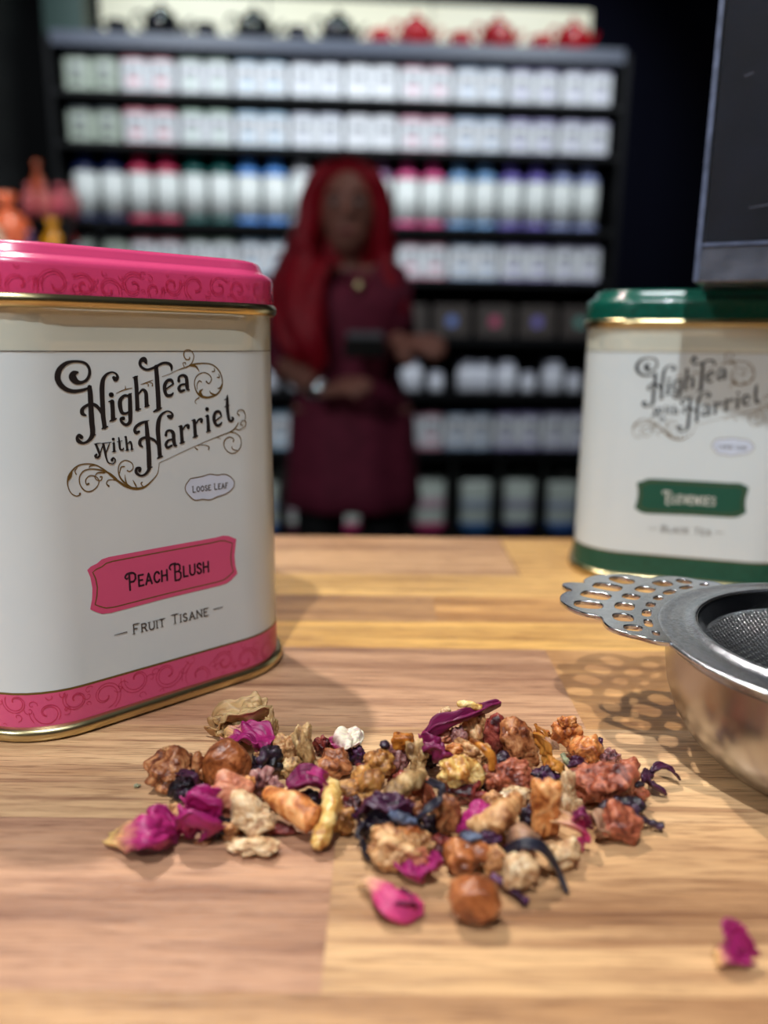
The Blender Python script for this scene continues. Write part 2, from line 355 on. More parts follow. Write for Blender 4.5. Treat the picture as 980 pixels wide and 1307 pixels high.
def text(mb, s, s0, s1, v, h, small=.82, wt=.13, off=.00014, serif=False, big_drop=0, gap=.24):
    tot = 0; lay = []; cap = True
    for ch in s:
        k = 1 if cap else small; wd, st = FONT[ch]; lay.append((ch, tot, k)); tot += (wd*k+gap*k)
        cap = ch == ' '
    tot -= gap*small; sc = (s1-s0)/tot
    for ch, x, k in lay:
        wd, st = FONT[ch]
        for q in st:
            pts = [(s0+(x+p[0]*k)*sc, v-(big_drop if k == 1 else 0)+p[1]*k*(h+(big_drop*1.6 if k == 1 else 0)), wt*h) for p in q]
            for i in range(len(pts)-1): ribbon(mb, [pts[i], pts[i+1]], off, False)
            for p in pts[1:-1]:
                r = p[2]/2; m = 8; mb.add([face(p[0]+r*cos(2*pi*j/m), p[1]+r*sin(2*pi*j/m), off) for j in range(m)], [tuple(range(m))[::-1]])
            if serif:
                for (px_, py_), P in ((q[0], pts[0]), (q[-1], pts[-1])):
                    if py_ in (0, 1): ribbon(mb, [(P[0]-.16*h, P[1], wt*h*.5), (P[0]+.16*h, P[1], wt*h*.5)], off+.00001, False)

LOGO_K = [[(-20.36,96.6,0.37),(-21.5,96.34,1.38),(-21.9,95.39,2),(-21.22,94.4,1.54),(-19.99,94.01,0.86),(-18.53,94.61,0.74),(-17.63,96.13,0.8),(-17.73,97.8,0.74),(-18.78,98.93,0.68),(-21,99.28,0.61),(-23.24,98.83,0.92),(-24.98,97.36,1.29),(-25.62,95.47,1.47),(-25.13,93.82,1.38),(-23.86,92.54,1.17),(-22.11,91.93,0.98),(-20.14,92.06,0.8),(-18.4,92.51,0.61),(-17.27,93.09,0.18)],[(-17.86,92.83,1.11),(-17.81,90.8,1.35),(-17.87,87.97,1.35),(-17.93,83.98,1.41),(-17.87,81.97,1.35),(-18.12,80.4,1.23),(-19.23,79.18,0.77),(-20.55,78.77,0.68),(-21.65,79.37,1.04),(-21.92,80.25,0.8),(-21.4,80.78,0.92),(-20.86,80.31,1.04)],[(-18.11,80.54,0.92),(-17.08,80.7,0.18)],[(-19.32,85.77,0.43),(-20.14,86.24,1.04),(-20.15,87.23,0.98),(-19.3,88.04,0.74),(-17.98,88.49,0.8),(-16.7,88.2,0.92),(-15.62,87.01,0.86),(-14.86,85.24,0.61)],[(-11.38,95.01,0.92),(-10.9,94.63,1.23),(-10.37,95.28,0.8),(-10.86,96.14,0.49),(-11.88,96.45,0.43),(-13.24,95.9,0.68),(-14.21,94.65,1.04),(-14.62,92.96,1.29),(-14.77,90.69,1.29),(-14.82,87.83,1.23),(-14.86,85.24,1.23),(-14.74,83.5,1.17),(-14.69,82.48,1.17)],[(-15.52,82.04,0.25),(-14.61,82.39,0.74),(-13.71,82.56,0.25)],[(-12.41,90.69,1.29),(-12.29,90.68,1.29)],[(-13.27,88.91,0.25),(-12.37,89.1,0.61)],[(-12.23,88.92,1.17),(-12.24,86.55,1.17),(-12.29,84.46,1.23)],[(-13.32,83.85,0.25),(-12.31,84.23,0.8),(-11.26,84.52,0.25)],[(-6.79,90.92,0.25),(-7.76,90.28,0.61),(-8.82,90.32,0.74),(-9.95,89.35,1.04),(-10.2,87.9,1.17),(-9.86,86.14,0.98),(-8.97,85.65,0.68),(-7.93,86.04,0.49)],[(-7.35,90.41,1.04),(-7.45,87.78,1.17),(-7.57,84.95,1.17),(-7.79,83.37,0.98),(-8.85,82.69,0.8),(-9.94,83.44,0.74),(-10.19,84.34,0.74),(-9.51,84.42,1.04)],[(-6.33,94.9,0.25),(-5.61,95.03,0.49),(-4.82,95.3,0.37)],[(-5.47,94.85,1.11),(-5.41,91.81,1.11),(-5.47,86.65,1.17)],[(-6.14,86.39,0.25),(-5.48,86.5,0.61),(-4.4,86.69,0.25)],[(-5.05,90.47,0.31),(-3.79,91.7,0.68),(-2.89,90.99,1.04),(-2.82,89.35,1.11),(-2.83,87.57,1.17)],[(-3.5,87.06,0.25),(-2.78,87.33,0.68),(-1.98,87.53,0.25)],[(-2.27,98.7,0.61),(-2.75,99.58,1.38),(-3.7,99.36,0.98),(-4.07,98.35,0.8),(-3.44,97.46,0.68),(-2.22,96.95,0.61),(-0.78,97.22,0.68),(0.7,97.85,0.68),(2.35,98.57,0.68),(3.98,98.55,0.74),(4.85,97.8,0.86),(4.86,96.75,0.43)],[(0.43,97.62,1.17),(0.51,94.6,1.29),(0.58,90.12,1.35),(0.55,86.66,1.35)],[(-1.12,85.68,0.25),(0.37,86.27,0.86),(1.53,86.7,0.25)],[(2.88,91.6,0.43),(5.16,92.98,0.43)],[(5.16,92.98,0.55),(4.72,93.96,0.86),(3.56,93.92,0.86),(2.68,92.75,1.04),(2.6,91.25,1.04),(3.12,90.02,0.92),(4.24,89.92,0.8),(5.14,90.62,0.37)],[(6.87,93.78,0.92),(7.02,94.81,0.68),(8.12,95.27,0.68),(9.11,94.7,1.04),(9.3,93.17,1.11),(9.37,91.64,1.11),(10.03,91.15,0.31)],[(8.95,92.87,0.49),(7.48,92.61,0.68),(6.77,91.72,0.92),(7.3,90.94,0.86),(8.43,91.21,0.61)],[(-2.31,83.49,0.18),(-4.31,83.01,0.74),(-5.93,82.21,0.86),(-6.62,81.21,0.8),(-6.2,80.44,0.92),(-5.4,80.68,0.61)],[(-3.2,82.97,0.92),(-3.09,79.46,1.29),(-2.98,75.8,1.29),(-3.07,71.51,1.35),(-3.32,70,0.98),(-4.52,68.89,0.68),(-5.8,68.78,0.61),(-6.86,69.75,0.86),(-6.63,70.79,0.8),(-5.68,70.79,0.68),(-5.88,70.11,0.92)],[(-3.28,70.76,0.74),(-2.08,70.74,0.18)],[(-4.7,76.55,0.43),(-5.36,77.21,0.92),(-5.16,78.35,0.86),(-3.92,78.92,0.74),(-2.33,78.65,0.74),(-0.77,77.61,0.68),(0.26,75.53,0.31)],[(3.21,84.3,0.8),(3.93,84.05,1.23),(4.56,84.63,0.68),(3.93,85.42,0.49),(2.79,85.64,0.43),(1.26,84.8,0.74),(0.36,83.18,1.17),(-0.01,80.77,1.29),(0.07,78.01,1.23),(0.16,73.84,1.23)],[(-0.72,72.84,0.25),(0.14,73.38,0.74),(1.13,73.44,0.25)],[(2.27,79.14,0.86),(2.59,80.13,0.68),(3.6,80.37,0.68),(4.46,79.54,1.11),(4.53,77.67,1.11),(4.79,76.25,1.04),(5.52,76.03,0.25)],[(4.2,77.85,0.49),(2.85,77.64,0.68),(2.13,76.62,0.86),(2.58,75.71,0.8),(3.84,76.17,0.61)],[(6.06,81.23,0.25),(6.95,81.42,0.49)],[(6.91,81.18,1.04),(6.97,79.05,1.04),(7.03,76.92,1.11)],[(6.16,76.54,0.25),(7.02,76.7,0.61),(7.89,76.94,0.25)],[(7.37,80.27,0.37),(8.18,81.32,0.55),(9.15,81.47,0.74),(9.11,80.79,0.92)],[(10.17,82.66,0.25),(11.08,82.86,0.49)],[(11.04,82.61,1.04),(11.11,80.47,1.04),(11.18,78.31,1.11)],[(10.29,77.93,0.25),(11.17,78.09,0.61),(12.06,78.34,0.25)],[(11.52,81.7,0.37),(12.34,82.76,0.55),(13.33,82.92,0.74),(13.3,82.23,0.92)],[(15.11,85.64,1.11),(15.26,85.63,1.11)],[(14.49,83.61,0.25),(15.39,83.88,0.43)],[(15.28,83.63,0.98),(15.37,81.66,1.04),(15.39,79.67,1.11)],[(14.58,79.09,0.25),(15.38,79.35,0.61),(16.17,79.52,0.25)],[(17.58,82.1,0.37),(19.71,83.39,0.37)],[(19.71,83.49,0.55),(19.21,84.64,0.8),(18.05,84.7,0.86),(17.36,83.61,1.04),(17.37,82.17,1.04),(18.04,80.91,0.86),(19.06,80.95,0.74),(19.9,81.7,0.37)],[(21.97,89.48,0.18),(21.85,88.36,0.8),(21.77,86.12,1.04),(21.94,83.85,1.04),(22.25,82.21,0.92),(22.98,81.78,0.74),(23.57,82.46,0.8),(23.13,82.87,0.43)],[(20.8,87.93,0.18),(21.74,88.3,0.43)],[(20.73,86.01,0.18),(21.77,86.18,0.43),(22.59,86.4,0.18)],[(-17.75,78.26,0.18),(-16.81,78.36,0.31),(-15.93,78.35,0.18)],[(-17.26,78.16,0.61),(-16.78,76.66,0.68),(-16.49,75.32,0.61),(-17.07,74.7,0.55),(-17.68,75.14,0.61),(-17.3,75.54,0.55)],[(-16.49,75.32,0.25),(-15.88,76.88,0.31),(-15.36,77.95,0.31)],[(-15.35,78.15,0.61),(-15.03,76.22,0.68),(-14.73,74.13,0.49),(-14.2,73.05,0.37),(-13.02,72.72,0.31),(-12.41,73.62,0.37),(-12.91,74.26,0.43),(-13.31,73.76,0.8)],[(-14.77,75.76,0.25),(-14.06,77.32,0.31),(-13.54,78.37,0.18)],[(-15.93,78.29,0.18),(-14.74,78.31,0.25),(-13.09,78.42,0.18)],[(-12.65,79.18,0.74),(-12.53,79.17,0.74)],[(-12.51,78.08,0.61),(-12.56,76.01,0.68)],[(-13.26,75.83,0.15),(-12.56,75.89,0.37),(-11.95,75.96,0.15)],[(-12.96,78.05,0.18),(-12.41,78.13,0.31)],[(-11.1,79.6,0.37),(-11,77.96,0.61),(-10.94,76.53,0.55),(-10.29,76.17,0.43),(-9.95,76.68,0.31)],[(-11.67,78.37,0.21),(-10.19,78.55,0.21)],[(-9.58,79.51,0.25),(-9.08,79.6,0.37)],[(-9.15,79.48,0.61),(-9.07,77.81,0.61),(-8.97,76.06,0.68)],[(-9.6,75.88,0.15),(-8.97,75.94,0.31),(-8.35,76.01,0.15)],[(-8.78,77.54,0.25),(-8.06,78.18,0.43),(-7.73,77.4,0.55),(-7.72,76.11,0.55)],[(-8.2,75.94,0.15),(-7.73,76.02,0.31),(-7.19,76.15,0.15)]]
LOGO_G = [[(-11.05,90.98,0.12),(-9.03,91.78,0.25),(-6.55,92.28,0.15)],[(-8.42,91.91,0.37),(-8.41,92.92,0.12)],[(-4.17,93.09,0.12),(-2.74,93.49,0.25),(-0.63,94.18,0.15)],[(-2.74,93.49,0.15),(-1.97,93.03,0.18),(-2.16,92.53,0.37)],[(-1.94,93.62,0.15),(-0.84,93.29,0.21),(-0.95,92.5,0.37)],[(1.99,95.01,0.12),(4.15,95.65,0.15),(6.85,96.72,0.18),(9.24,97.44,0.31),(11.66,98.17,0.43),(14.79,98.44,0.31),(17.6,97.95,0.31),(19.67,96.04,0.37),(20.47,93.5,0.37),(20.02,91.3,0.37),(18.33,89.61,0.49),(15.79,88.92,0.55),(13.69,89.32,0.68),(12.17,90.62,0.43),(11.6,93.11,0.28),(12.55,95.09,0.25),(14.68,95.88,0.25),(16.41,95.16,0.28),(17,93.9,0.28),(16.13,92.83,0.28),(15.34,93.38,0.43)],[(9.23,97.29,0.25),(10.99,98.48,0.28),(11.77,100.45,0.28),(10.82,101.97,0.25),(9.3,101.97,0.25),(8.73,100.77,0.37),(9.35,99.56,0.31),(10.37,99.61,0.31),(10.46,100.21,0.31)],[(8.74,97.44,0.25),(8.35,98.51,0.21),(9.14,98.71,0.21),(9.11,98.11,0.25)],[(10.62,97.78,0.31),(12.32,97.55,0.55),(13.23,96.15,0.12)],[(13.69,89.38,0.92),(13.22,90.58,0.74),(14.2,91.33,0.12)],[(12.38,91.23,0.18),(12.45,92.78,0.25),(13.18,93.62,0.31),(13.86,93.2,0.25)],[(17.92,97.16,0.18),(18.06,96.23,0.31),(17.16,96.09,0.25)],[(19.28,95.42,0.18),(19.61,94.47,0.37),(18.71,94.49,0.25)],[(20.26,92.56,0.18),(19.67,91.47,0.43),(18.76,91.34,0.12)],[(17.96,89.47,0.61),(16.55,90.15,0.37),(16.3,90.79,0.12)],[(12.97,89.03,0.37),(11.9,88.45,0.25),(11.52,87.84,0.18),(12.02,87.2,0.15)],[(-22.28,65.81,0.55),(-22.4,65.47,0.31),(-23.41,65.36,0.25),(-24.61,66.39,0.25),(-25.18,68.2,0.31),(-25.05,69.92,0.43),(-24.38,71.29,0.43),(-22.7,72.85,0.37),(-20.66,73.37,0.31),(-18.07,72.98,0.31),(-15.8,71.57,0.37),(-13.54,69.4,0.49),(-11.53,67.52,0.61),(-9.45,66.06,0.68),(-6.97,65.31,0.68),(-4.72,65.51,0.55),(-2.69,66.83,0.37),(-0.96,68.51,0.25),(-0.38,70.01,0.18),(-0.12,71.66,0.15)],[(-0.12,71.66,0.15),(4.64,73.28,0.15),(9.88,75.04,0.18),(15.26,76.7,0.18),(18.94,77.72,0.25),(22.3,78.62,0.31),(24.22,79.64,0.43),(25.42,81.37,0.18)],[(-12.38,68.52,0.43),(-14.1,70.21,0.43),(-16.41,71.34,0.37),(-18.74,71.87,0.31),(-20.79,71.64,0.31),(-22.05,70.17,0.31),(-22.05,68.13,0.31),(-20.88,66.37,0.31),(-19.14,66.16,0.31),(-17.59,67.31,0.25),(-17.13,68.75,0.25),(-18,69.88,0.25),(-19.44,70.18,0.25),(-20.53,69.27,0.28),(-20.47,68.09,0.31),(-19.88,68.11,0.55)],[(-18.28,70.06,0.25),(-17.77,68.97,0.25),(-16.6,68.69,0.25),(-16.24,69.54,0.31),(-16.83,69.6,0.37)],[(-17.99,70.03,0.18),(-17.35,70.7,0.31),(-15.57,70.66,0.49)],[(-11.81,67.85,0.31),(-13.3,68.47,0.21),(-14.67,68.47,0.25),(-15.17,67.63,0.25),(-14.62,66.91,0.49)],[(-8.22,65.61,0.43),(-10.3,67.38,0.43),(-11.43,69.02,0.43),(-11.77,70.86,0.28),(-11.19,72.61,0.25),(-9.61,73.3,0.25),(-7.95,72.44,0.25),(-7.63,71.05,0.25),(-8.56,70.23,0.25),(-9.41,70.56,0.37)],[(-9.45,66.06,0.49),(-9.95,67.95,0.37),(-10.01,69.47,0.12)],[(-11.52,69.93,0.18),(-10.96,71.53,0.31),(-9.87,71.63,0.31)],[(-6.94,65.77,0.25),(-7.37,66.59,0.43),(-7.93,67.78,0.12)],[(-5.04,65.54,0.25),(-5.68,66.55,0.31),(-5.21,66.96,0.25)],[(-19.44,72.23,0.18),(-19.11,72.73,0.31),(-17.5,72.77,0.18)],[(-22.8,70.83,0.31),(-23.13,71.74,0.25),(-22.43,72.68,0.18)],[(-24.94,69.47,0.12),(-24.43,70.57,0.8),(-23.79,71.66,0.12)],[(24.39,79.3,0.31),(25.72,79.11,0.25),(27.56,79.9,0.25),(28.03,81.2,0.25),(26.8,81.68,0.25),(25.97,80.68,0.25),(26.96,80.28,0.25)],[(27.61,81.22,0.21),(27.89,83.19,0.25),(27.11,84.71,0.31),(25.54,84.8,0.25),(25.05,83.85,0.25),(25.87,83.31,0.37)],[(21.93,78.58,0.25),(24.17,78.23,0.25),(25.84,76.72,0.25),(25.95,74.38,0.25),(24.34,72.52,0.25),(22.08,72.55,0.25),(20.46,74.17,0.28),(20.34,75.98,0.37),(21.88,77.18,0.28),(23.54,76.56,0.28),(23.32,75.59,0.37)],[(24.74,72.98,0.25),(23.24,73.44,0.28),(22.82,74.31,0.31)],[(11.65,75.54,0.15),(13.78,75.53,0.18),(15.37,74.91,0.25),(15.14,73.96,0.37)],[(10.76,75.13,0.18),(11.77,74.31,0.37)],[(17.83,77.57,0.25),(19.27,76.88,0.12)]]
SEAL = [(9.11,66.31,0.25),(11.23,66.4,0.25),(13.02,66.53,0.25),(15.39,66.93,0.25),(17.74,66.35,0.25),(19.97,66.38,0.25),(21.82,65.58,0.25),(23.28,63.91,0.25),(23.03,62.25,0.25),(21.65,61.06,0.25),(19.74,60.35,0.25),(17.48,60,0.25),(15.06,59.37,0.25),(12.72,59.84,0.25),(10.22,59.9,0.25),(8.52,61.36,0.25),(7.38,63.12,0.25),(7.64,64.7,0.25)]
LABEL = [(-21.9, 45.2), (-20.9, 46.0), (-19.2, 46.5), (-17.9, 47.4), (-15.9, 47.7), (0, 47.8), (16.4, 47.8), (19, 48.0), (20.8, 47.6), (23.4, 46.2), (23.0, 44.0), (22.6, 41), (22.8, 38), (23.4, 35.4), (21.0, 33.6), (19.5, 33.0), (17.3, 32.8), (0, 32.6), (-16.4, 32.0), (-18.8, 32.3), (-20.4, 33.2), (-21.9, 34.3), (-21.2, 37), (-20.9, 40), (-21.2, 43), (-21.9, 45.2)]
def inset(P, k, c=(.8, 40.1)): return [(c[0]+(x-c[0])*(1-k/22), c[1]+(y-c[1])*(1-k/7.6)) for x, y in P]

def loop(off, z, n=10):
    """closed rounded-rectangle loop around the tin"""
    out = []; f = W2-RC; g = 2*DP-2*RC
    for cx, cy, a0 in ((f, RC, -pi/2), (f, RC+g, 0), (-f, RC+g, pi/2), (-f, RC, pi)):
        for i in range(n+1):
            a = a0+pi/2*i/n; out.append((cx+(RC+off)*cos(a), cy+(RC+off)*sin(a), z))
    return out
def loft(prof, cap0=False, cap1=False, n=10, wav=None):
    mb = MB(); rings = [loop(o/1000, z/1000, n) for o, z in prof]; m = len(rings[0]); vs = []; fs = []
    for i, r in enumerate(rings):
        for j, p in enumerate(r):
            vs.append(p if not wav else wav(i, j, p))
    for i in range(len(rings)-1):
        for j in range(m): k = (j+1) % m; fs.append((i*m+j, i*m+k, (i+1)*m+k, (i+1)*m+j))
    if cap0: fs.append(tuple(range(m))[::-1])
    if cap1: fs.append(tuple((len(rings)-1)*m+j for j in range(m)))
    return mb.add(vs, fs)
def scrolls(v0, v1, seed, off, smin=-75, smax=75):
    mb = MB(); rnd = random.Random(seed); s = smin; hh = (v1-v0); i = 0
    def put(pts):
        run = []
        for p in pts:
            if v0+.2 < p[1] < v1-.2 and smin < p[0] < smax: run.append(p)
            else:
                if len(run) > 2: ribbon(mb, run, off, True, 2)
                run = []
        if len(run) > 2: ribbon(mb, run, off, True, 2)
    while s < smax:
        R = hh*rnd.uniform(.42, .75); cx = s+R; cy = v0+hh*rnd.uniform(.2, .8); dr = rnd.choice((-1, 1)); a0 = rnd.uniform(0, 6.28)
        for q, rr in enumerate((1, .78)):
            put([(cx+R*rr*(1-t/26)*cos(a0+dr*t*.36), cy+R*rr*(1-t/26)*sin(a0+dr*t*.36), .17) for t in range(22)])
        for q in range(4):
            a = a0+q*1.5+rnd.uniform(-.3, .3); x = cx+R*cos(a); y = cy+R*sin(a); r2 = R*rnd.uniform(.2, .38)
            put([(x+r2*(1-t/11)*cos(a+dr*t*.6), y+r2*(1-t/11)*sin(a+dr*t*.6), .15) for t in range(10)])
        s += R*1.75; i += 1
    return mb
def fan(P, off):
    cx = sum(p[0] for p in P)/len(P); cy = sum(p[1] for p in P)/len(P); n = len(P)
    return MB().add([face(cx, cy, off)]+[face(p[0], p[1], off) for p in P], [(0, (i+1) % n+1, i+1) for i in range(n)])
def tea_tin(pose, lac, lab, dark, names, label, name_ink, gold_band=True):
    t = empty('tea_tin', (pose[0], pose[1], T), pose[2])
    tag(t, label, 'tin', 'large printed tea tins on the counter')
    a = [(-2, .2), (1.2, .2), (1.9, 1.0), (2.1, 2.0), (1.8, 3.1), (1.0, 3.7), (.1, 3.9)]
    loft(a, cap0=True).build('bottom_rim', gold, t)
    loft([(0, 3.2), (0, 60), (0, 101.7)]).build('body', cream, t)
    loft([(0, 101.7), (0, 113.5)]).build('neck', cream_neck, t)
    ribbon_line = MB()
    for s in range(-78, 78, 2): ribbon(ribbon_line, [(s, 101.75, .22), (s+2, 101.75, .22)], .00008, False)
    ribbon_line.build('wrap_edge', ink_soft, t)
    loft([(.06, 3.7), (.06, 13.2)]).build('bottom_band', lab, t)
    loft([(.1, 13.15), (.1, 13.75)]).build('gold_line', gold_ink, t)
    scrolls(4.2, 13, 5, .00012).build('band_scrolls', dark, t)
    bead = [(.2, 112.0), (1.4, 112.1), (1.9, 112.8), (2.1, 113.7), (1.9, 114.6), (1.3, 115.2)]
    loft(bead).build('lid_rim', gold, t)
    lid = loft([(1.1, 114.9), (1.15, 121.7), (.95, 122.6), (.3, 123.4), (-.6, 123.9), (-1.6, 124.3), (-2.2, 125.0), (-2.7, 126.4), (-3.3, 127.2), (-4.4, 127.6)], cap1=True).build('lid', lac, t)
    scrolls(115.5, 122.0, 9, .0013, -70, 70).build('lid_scrolls', dark, lid)
    def wav(i, j, p):
        k = noise.noise(Vector((p[0]*180, p[1]*180, p[2]*260)))*.0009*(1 if 0 < i < 5 else .2)
        l = hypot(p[0], p[1]-DP) or 1
        return (p[0]*(1+k/l), DP+(p[1]-DP)*(1+k/l), p[2]+.0006*noise.noise(Vector((p[0]*90, p[1]*90, i))))
    loft([(.35, 101.9), (.5, 104), (.7, 106.5), (.9, 109), (1.1, 110.8), (1.4, 111.9)], n=24, wav=wav).build('shrink_film', film, t)
    mb = MB()
    for i, s in enumerate(LOGO_K): ribbon(mb, s, .00012+i*.0000006)
    mb.build('logo_lettering', ink, t)
    mb = MB()
    for i, s in enumerate(LOGO_G): ribbon(mb, s, .00008+i*.0000006)
    mb.build('logo_flourish', gold_ink, t)
    sl = catmull(SEAL+[SEAL[0]], 3)
    sp = fan([(p[0], p[1]) for p in sl[:-1]], .00006).build('seal', seal_white, t)
    mb = MB(); ribbon(mb, [(p[0], p[1], .28) for p in sl], .0001, False, closed=True); mb.build('seal_outline', gold_ink, sp)
    mb = MB(); text(mb, 'LOOSE LEAF', 9.7, 21.0, 62.25, 1.75, .84, .15, serif=True, gap=.3); mb.build('seal_lettering', ink_soft, sp)
    lo = fan(LABEL[:-1], .00008).build('name_label', lab if False else (pink_label if lac is pink else green_label), t)
    mb = MB(); ribbon(mb, [(x, y, .32) for x, y in inset(LABEL, 1.35)], .00011, False, closed=True); mb.build('label_outline', gold_ink, lo)
    mb = MB(); a0, a1 = names[0][1:]; text(mb, names[0][0], a0, a1, 37.9 if lac is pink else 37.6, 3.75 if lac is pink else 4.3, .82, .15 if lac is pink else .12, big_drop=.6, gap=.27 if lac is pink else .34)
    if lac is pink:
        ribbon(mb, [(-9.9, 42.2, .5), (-11.2, 42.0, .6), (-11.8, 41.2, .5), (-11.3, 40.6, .4), (-11.0, 41, .3)], .00016)
        ribbon(mb, [(3.2, 42.4, .5), (1.8, 42.2, .6), (1.3, 41.3, .5), (1.8, 40.7, .4)], .00016)
    else:
        ribbon(mb, [(-8.6, 42.4, .45), (-9.8, 42.6, .5), (-10.6, 42.0, .45), (-10.3, 41.3, .35)], .00016)
    mb.build('name_lettering', name_ink, lo)
    mb = MB(); b0, b1 = names[1][1:]; text(mb, names[1][0], b0, b1, 24.4, 2.75, .84, .13, serif=True, gap=.3)
    ribbon(mb, [(b0-5.6, 25.4, .2), (b0-1.9, 25.5, .3)], .00014, False); ribbon(mb, [(b1+1.9, 25.8, .3), (b1+5.2, 25.9, .2)], .00014, False)
    mb.build('kind_lettering', ink_soft, t)
    return t
tea_tin((-.0619, .2100, .735), pink, pink_label, pink_dark, [('PEACH BLUSH', -10.6, 13.6), ('FRUIT TISANE', -10.3, 12.8)],
        'cream tea tin with pink lid, pink band and pink name label', purple_ink)
tea_tin((.1317, .3277, -.2885), green, green_label, green_dark, [('ELEVENSES', -8.8, 10.6), ('BLACK TEA', -9.8, 10.2)],
        'cream tea tin with dark green lid and green label, under the acrylic block', white_ink)

# ------------------------------------------------------------------ acrylic display block on the green tin
bx = empty('acrylic_display', (.1155, .303, T+.1277), radians(-27))
tag(bx, 'clear acrylic display case with dark insert standing on the green-lidded tin', 'display case')
w_, d_, h_ = .078, .12, .22
BASE = .0135
MB().box((w_/2, d_/2, BASE+(h_-BASE)/2), (w_, d_, h_-BASE), ch=.0004).build('acrylic_case', acrylic, bx, False)
MB().box((w_/2, d_/2, BASE/2-.00005), (w_, d_, BASE-.0001), ch=.0006).build('base_block', M('grey_reflection_acrylic', (150, 158, 176), .12, trans=.72, var=.35, nscale=120, bump=.3, bscale=160), bx, False)  # greyish reflections in the clear block are put into its milky colour
MB().box((w_/2, d_/2, BASE+.0008+(h_-BASE-.003)/2), (w_-.0052, d_-.0052, h_-BASE-.003), ch=.0004).build('dark_insert', M('insert_slate', (16, 20, 36), .5, spec=.2, bump=.1, bscale=200, var=.3, nscale=60), bx, False)
ed = M('acrylic_highlight', (92, 102, 126), .25, var=.4, nscale=160)  # bright edge highlights painted as thin grey-blue strips along the case
for ex in (.0009, w_-.0009): MB().box((ex, -.0002, h_/2), (.0018, .0008, h_-.001)).build('edge_highlight', ed, bx, False)
MB().box((w_/2, -.0002, BASE), (w_-.004, .0008, .0011)).build('edge_highlight', ed, bx, False)
for sx_, sz_, ln, an in ((.020, .026, .007, .12), (.030, .095, .004, .9), (.012, .07, .003, .3), (.036, .055, .003, 1.2), (.026, .13, .012, 1.5)):
    q_ = MB().box((0, 0, 0), (ln, .0003, .0004)).build('scratch', M('scratch_grey', (70, 76, 92), .5), bx, False); q_.location = (sx_, -.0001, sz_); q_.rotation_euler = (0, -an, 0)

# ------------------------------------------------------------------ drip bowl and strainer
SX, SY = .1172, .1795
bw = empty('drip_bowl', (SX, SY, T)); tag(bw, 'round brushed steel drip bowl standing under the tea strainer', 'bowl')
prof = [(0, .0006), (24, .0003), (29, .001), (33.5, .0032), (37.8, .0072), (41, .0125), (43.1, .0185), (44.0, .0245), (44.2, .030), (44.4, .0315)]
inner = [(44.1, .0313), (43.4, .030), (43.2, .0245), (42.3, .0186), (40.2, .0129), (37, .0078), (33, .004), (28.5, .0018), (0, .0014)]
MB().lathe([(r/1000, z) for r, z in prof+inner[0:]], n=96).build('bowl_wall', steel_bowl, bw)
MB().lathe([(r/1000, z) for r, z in [(44.0, .0312), (46.1, .0318), (46.5, .0322), (46.1, .0326), (44.0, .0321)]], n=96, closed=True).build('bowl_lip', steel, bw)
st = empty('tea_strainer', (SX, SY, T+.0327)); tag(st, 'steel tea strainer with a pierced lace handle resting on the drip bowl', 'strainer')
MB().lathe([(r/1000, z/1000) for r, z in [(36.6, .6), (37.5, .1), (42, .2), (46.2, .0), (47.1, .35), (47.2, .9), (46.6, 1.35), (45.6, 1.5), (44.6, 1.3), (43, 1.25), (41, 1.3), (39.2, 1.5), (38.4, 2.1), (37.7, 2.5), (37.0, 2.3), (36.6, 1.4)]], n=128, closed=True).build('strainer_flange', steel_dull, st)
MB().lathe([(r/1000, z/1000) for r, z in [(37.2, 2.0), (36.6, 1.2), (36.0, -.4), (35.0, -2.2), (34.2, -3.2), (33.8, -3.0), (34.6, -2.0), (35.6, -.3), (36.3, 1.1), (36.8, 2.1)]], n=128, closed=True).build('strainer_wall', steel, st)
# woven wire dish: crossing wires laid over a shallow bowl
mb = MB(); RM = .0345
def dish(x, y): r = hypot(x, y); return -.0028-.0068*(1-(r/RM)**2)
stp = .00125; k = int(RM/stp)
for i in range(-k, k+1):
    c = i*stp; half = math.sqrt(max(RM*RM-c*c, 0))
    if half < .003: continue
    for ax in (0, 1):
        m = max(8, int(half*2/.0009)); pts = []
        for j in range(m+1):
            q = -half+2*half*j/m; wv = .00018*sin(q/stp*pi+(i % 2)*pi+(pi if ax else 0))
            x, y = (q, c) if ax == 0 else (c, q); pts.append((x, y, dish(x, y)+wv))
        mb.tube(pts, .00025, n=4)
o = mb.build('wire_mesh', steel, st); o['kind'] = 'stuff'
# lace handle: polar outline about its axis, mirrored, with pierced holes
AX = radians(145)
half_ = [(0, 76.5), (1.6, 75.5), (3.6, 71.8), (5.5, 72.9), (8.4, 73.4), (12.2, 72.4), (15.6, 69.6), (18.4, 65.8), (19.6, 62.0), (21.3, 60.6), (24.2, 60.3), (27.8, 59.0), (31, 56.0), (32.6, 53.4), (34.6, 51.6), (36.4, 49.6), (37.5, 46.6)]
full = half_+[(-a, r) for a, r in half_[:0:-1]]
def pol(a, r): return (r/1000*cos(AX+radians(a)), r/1000*sin(AX+radians(a)))
cu = bpy.data.curves.new('lace', 'CURVE'); cu.dimensions = '2D'; cu.fill_mode = 'BOTH'; cu.extrude = .00035; cu.bevel_depth = .00032; cu.bevel_resolution = 2
def poly(P):
    sp = cu.splines.new('POLY'); sp.points.add(len(P)-1); sp.use_cyclic_u = True
    for i, p in enumerate(P): sp.points[i].co = (p[0], p[1], 0, 1)
right = [(0, 76.5)]+[p for p in half_[1:]]; arc_in = [(a, 45.6) for a in range(36, -37, -6)]
ring = catmull([pol(a, r) for a, r in right], 4)
left = catmull([pol(-a, r) for a, r in right], 4)[::-1]
poly(ring+[pol(a, r) for a, r in arc_in]+left[:-1])
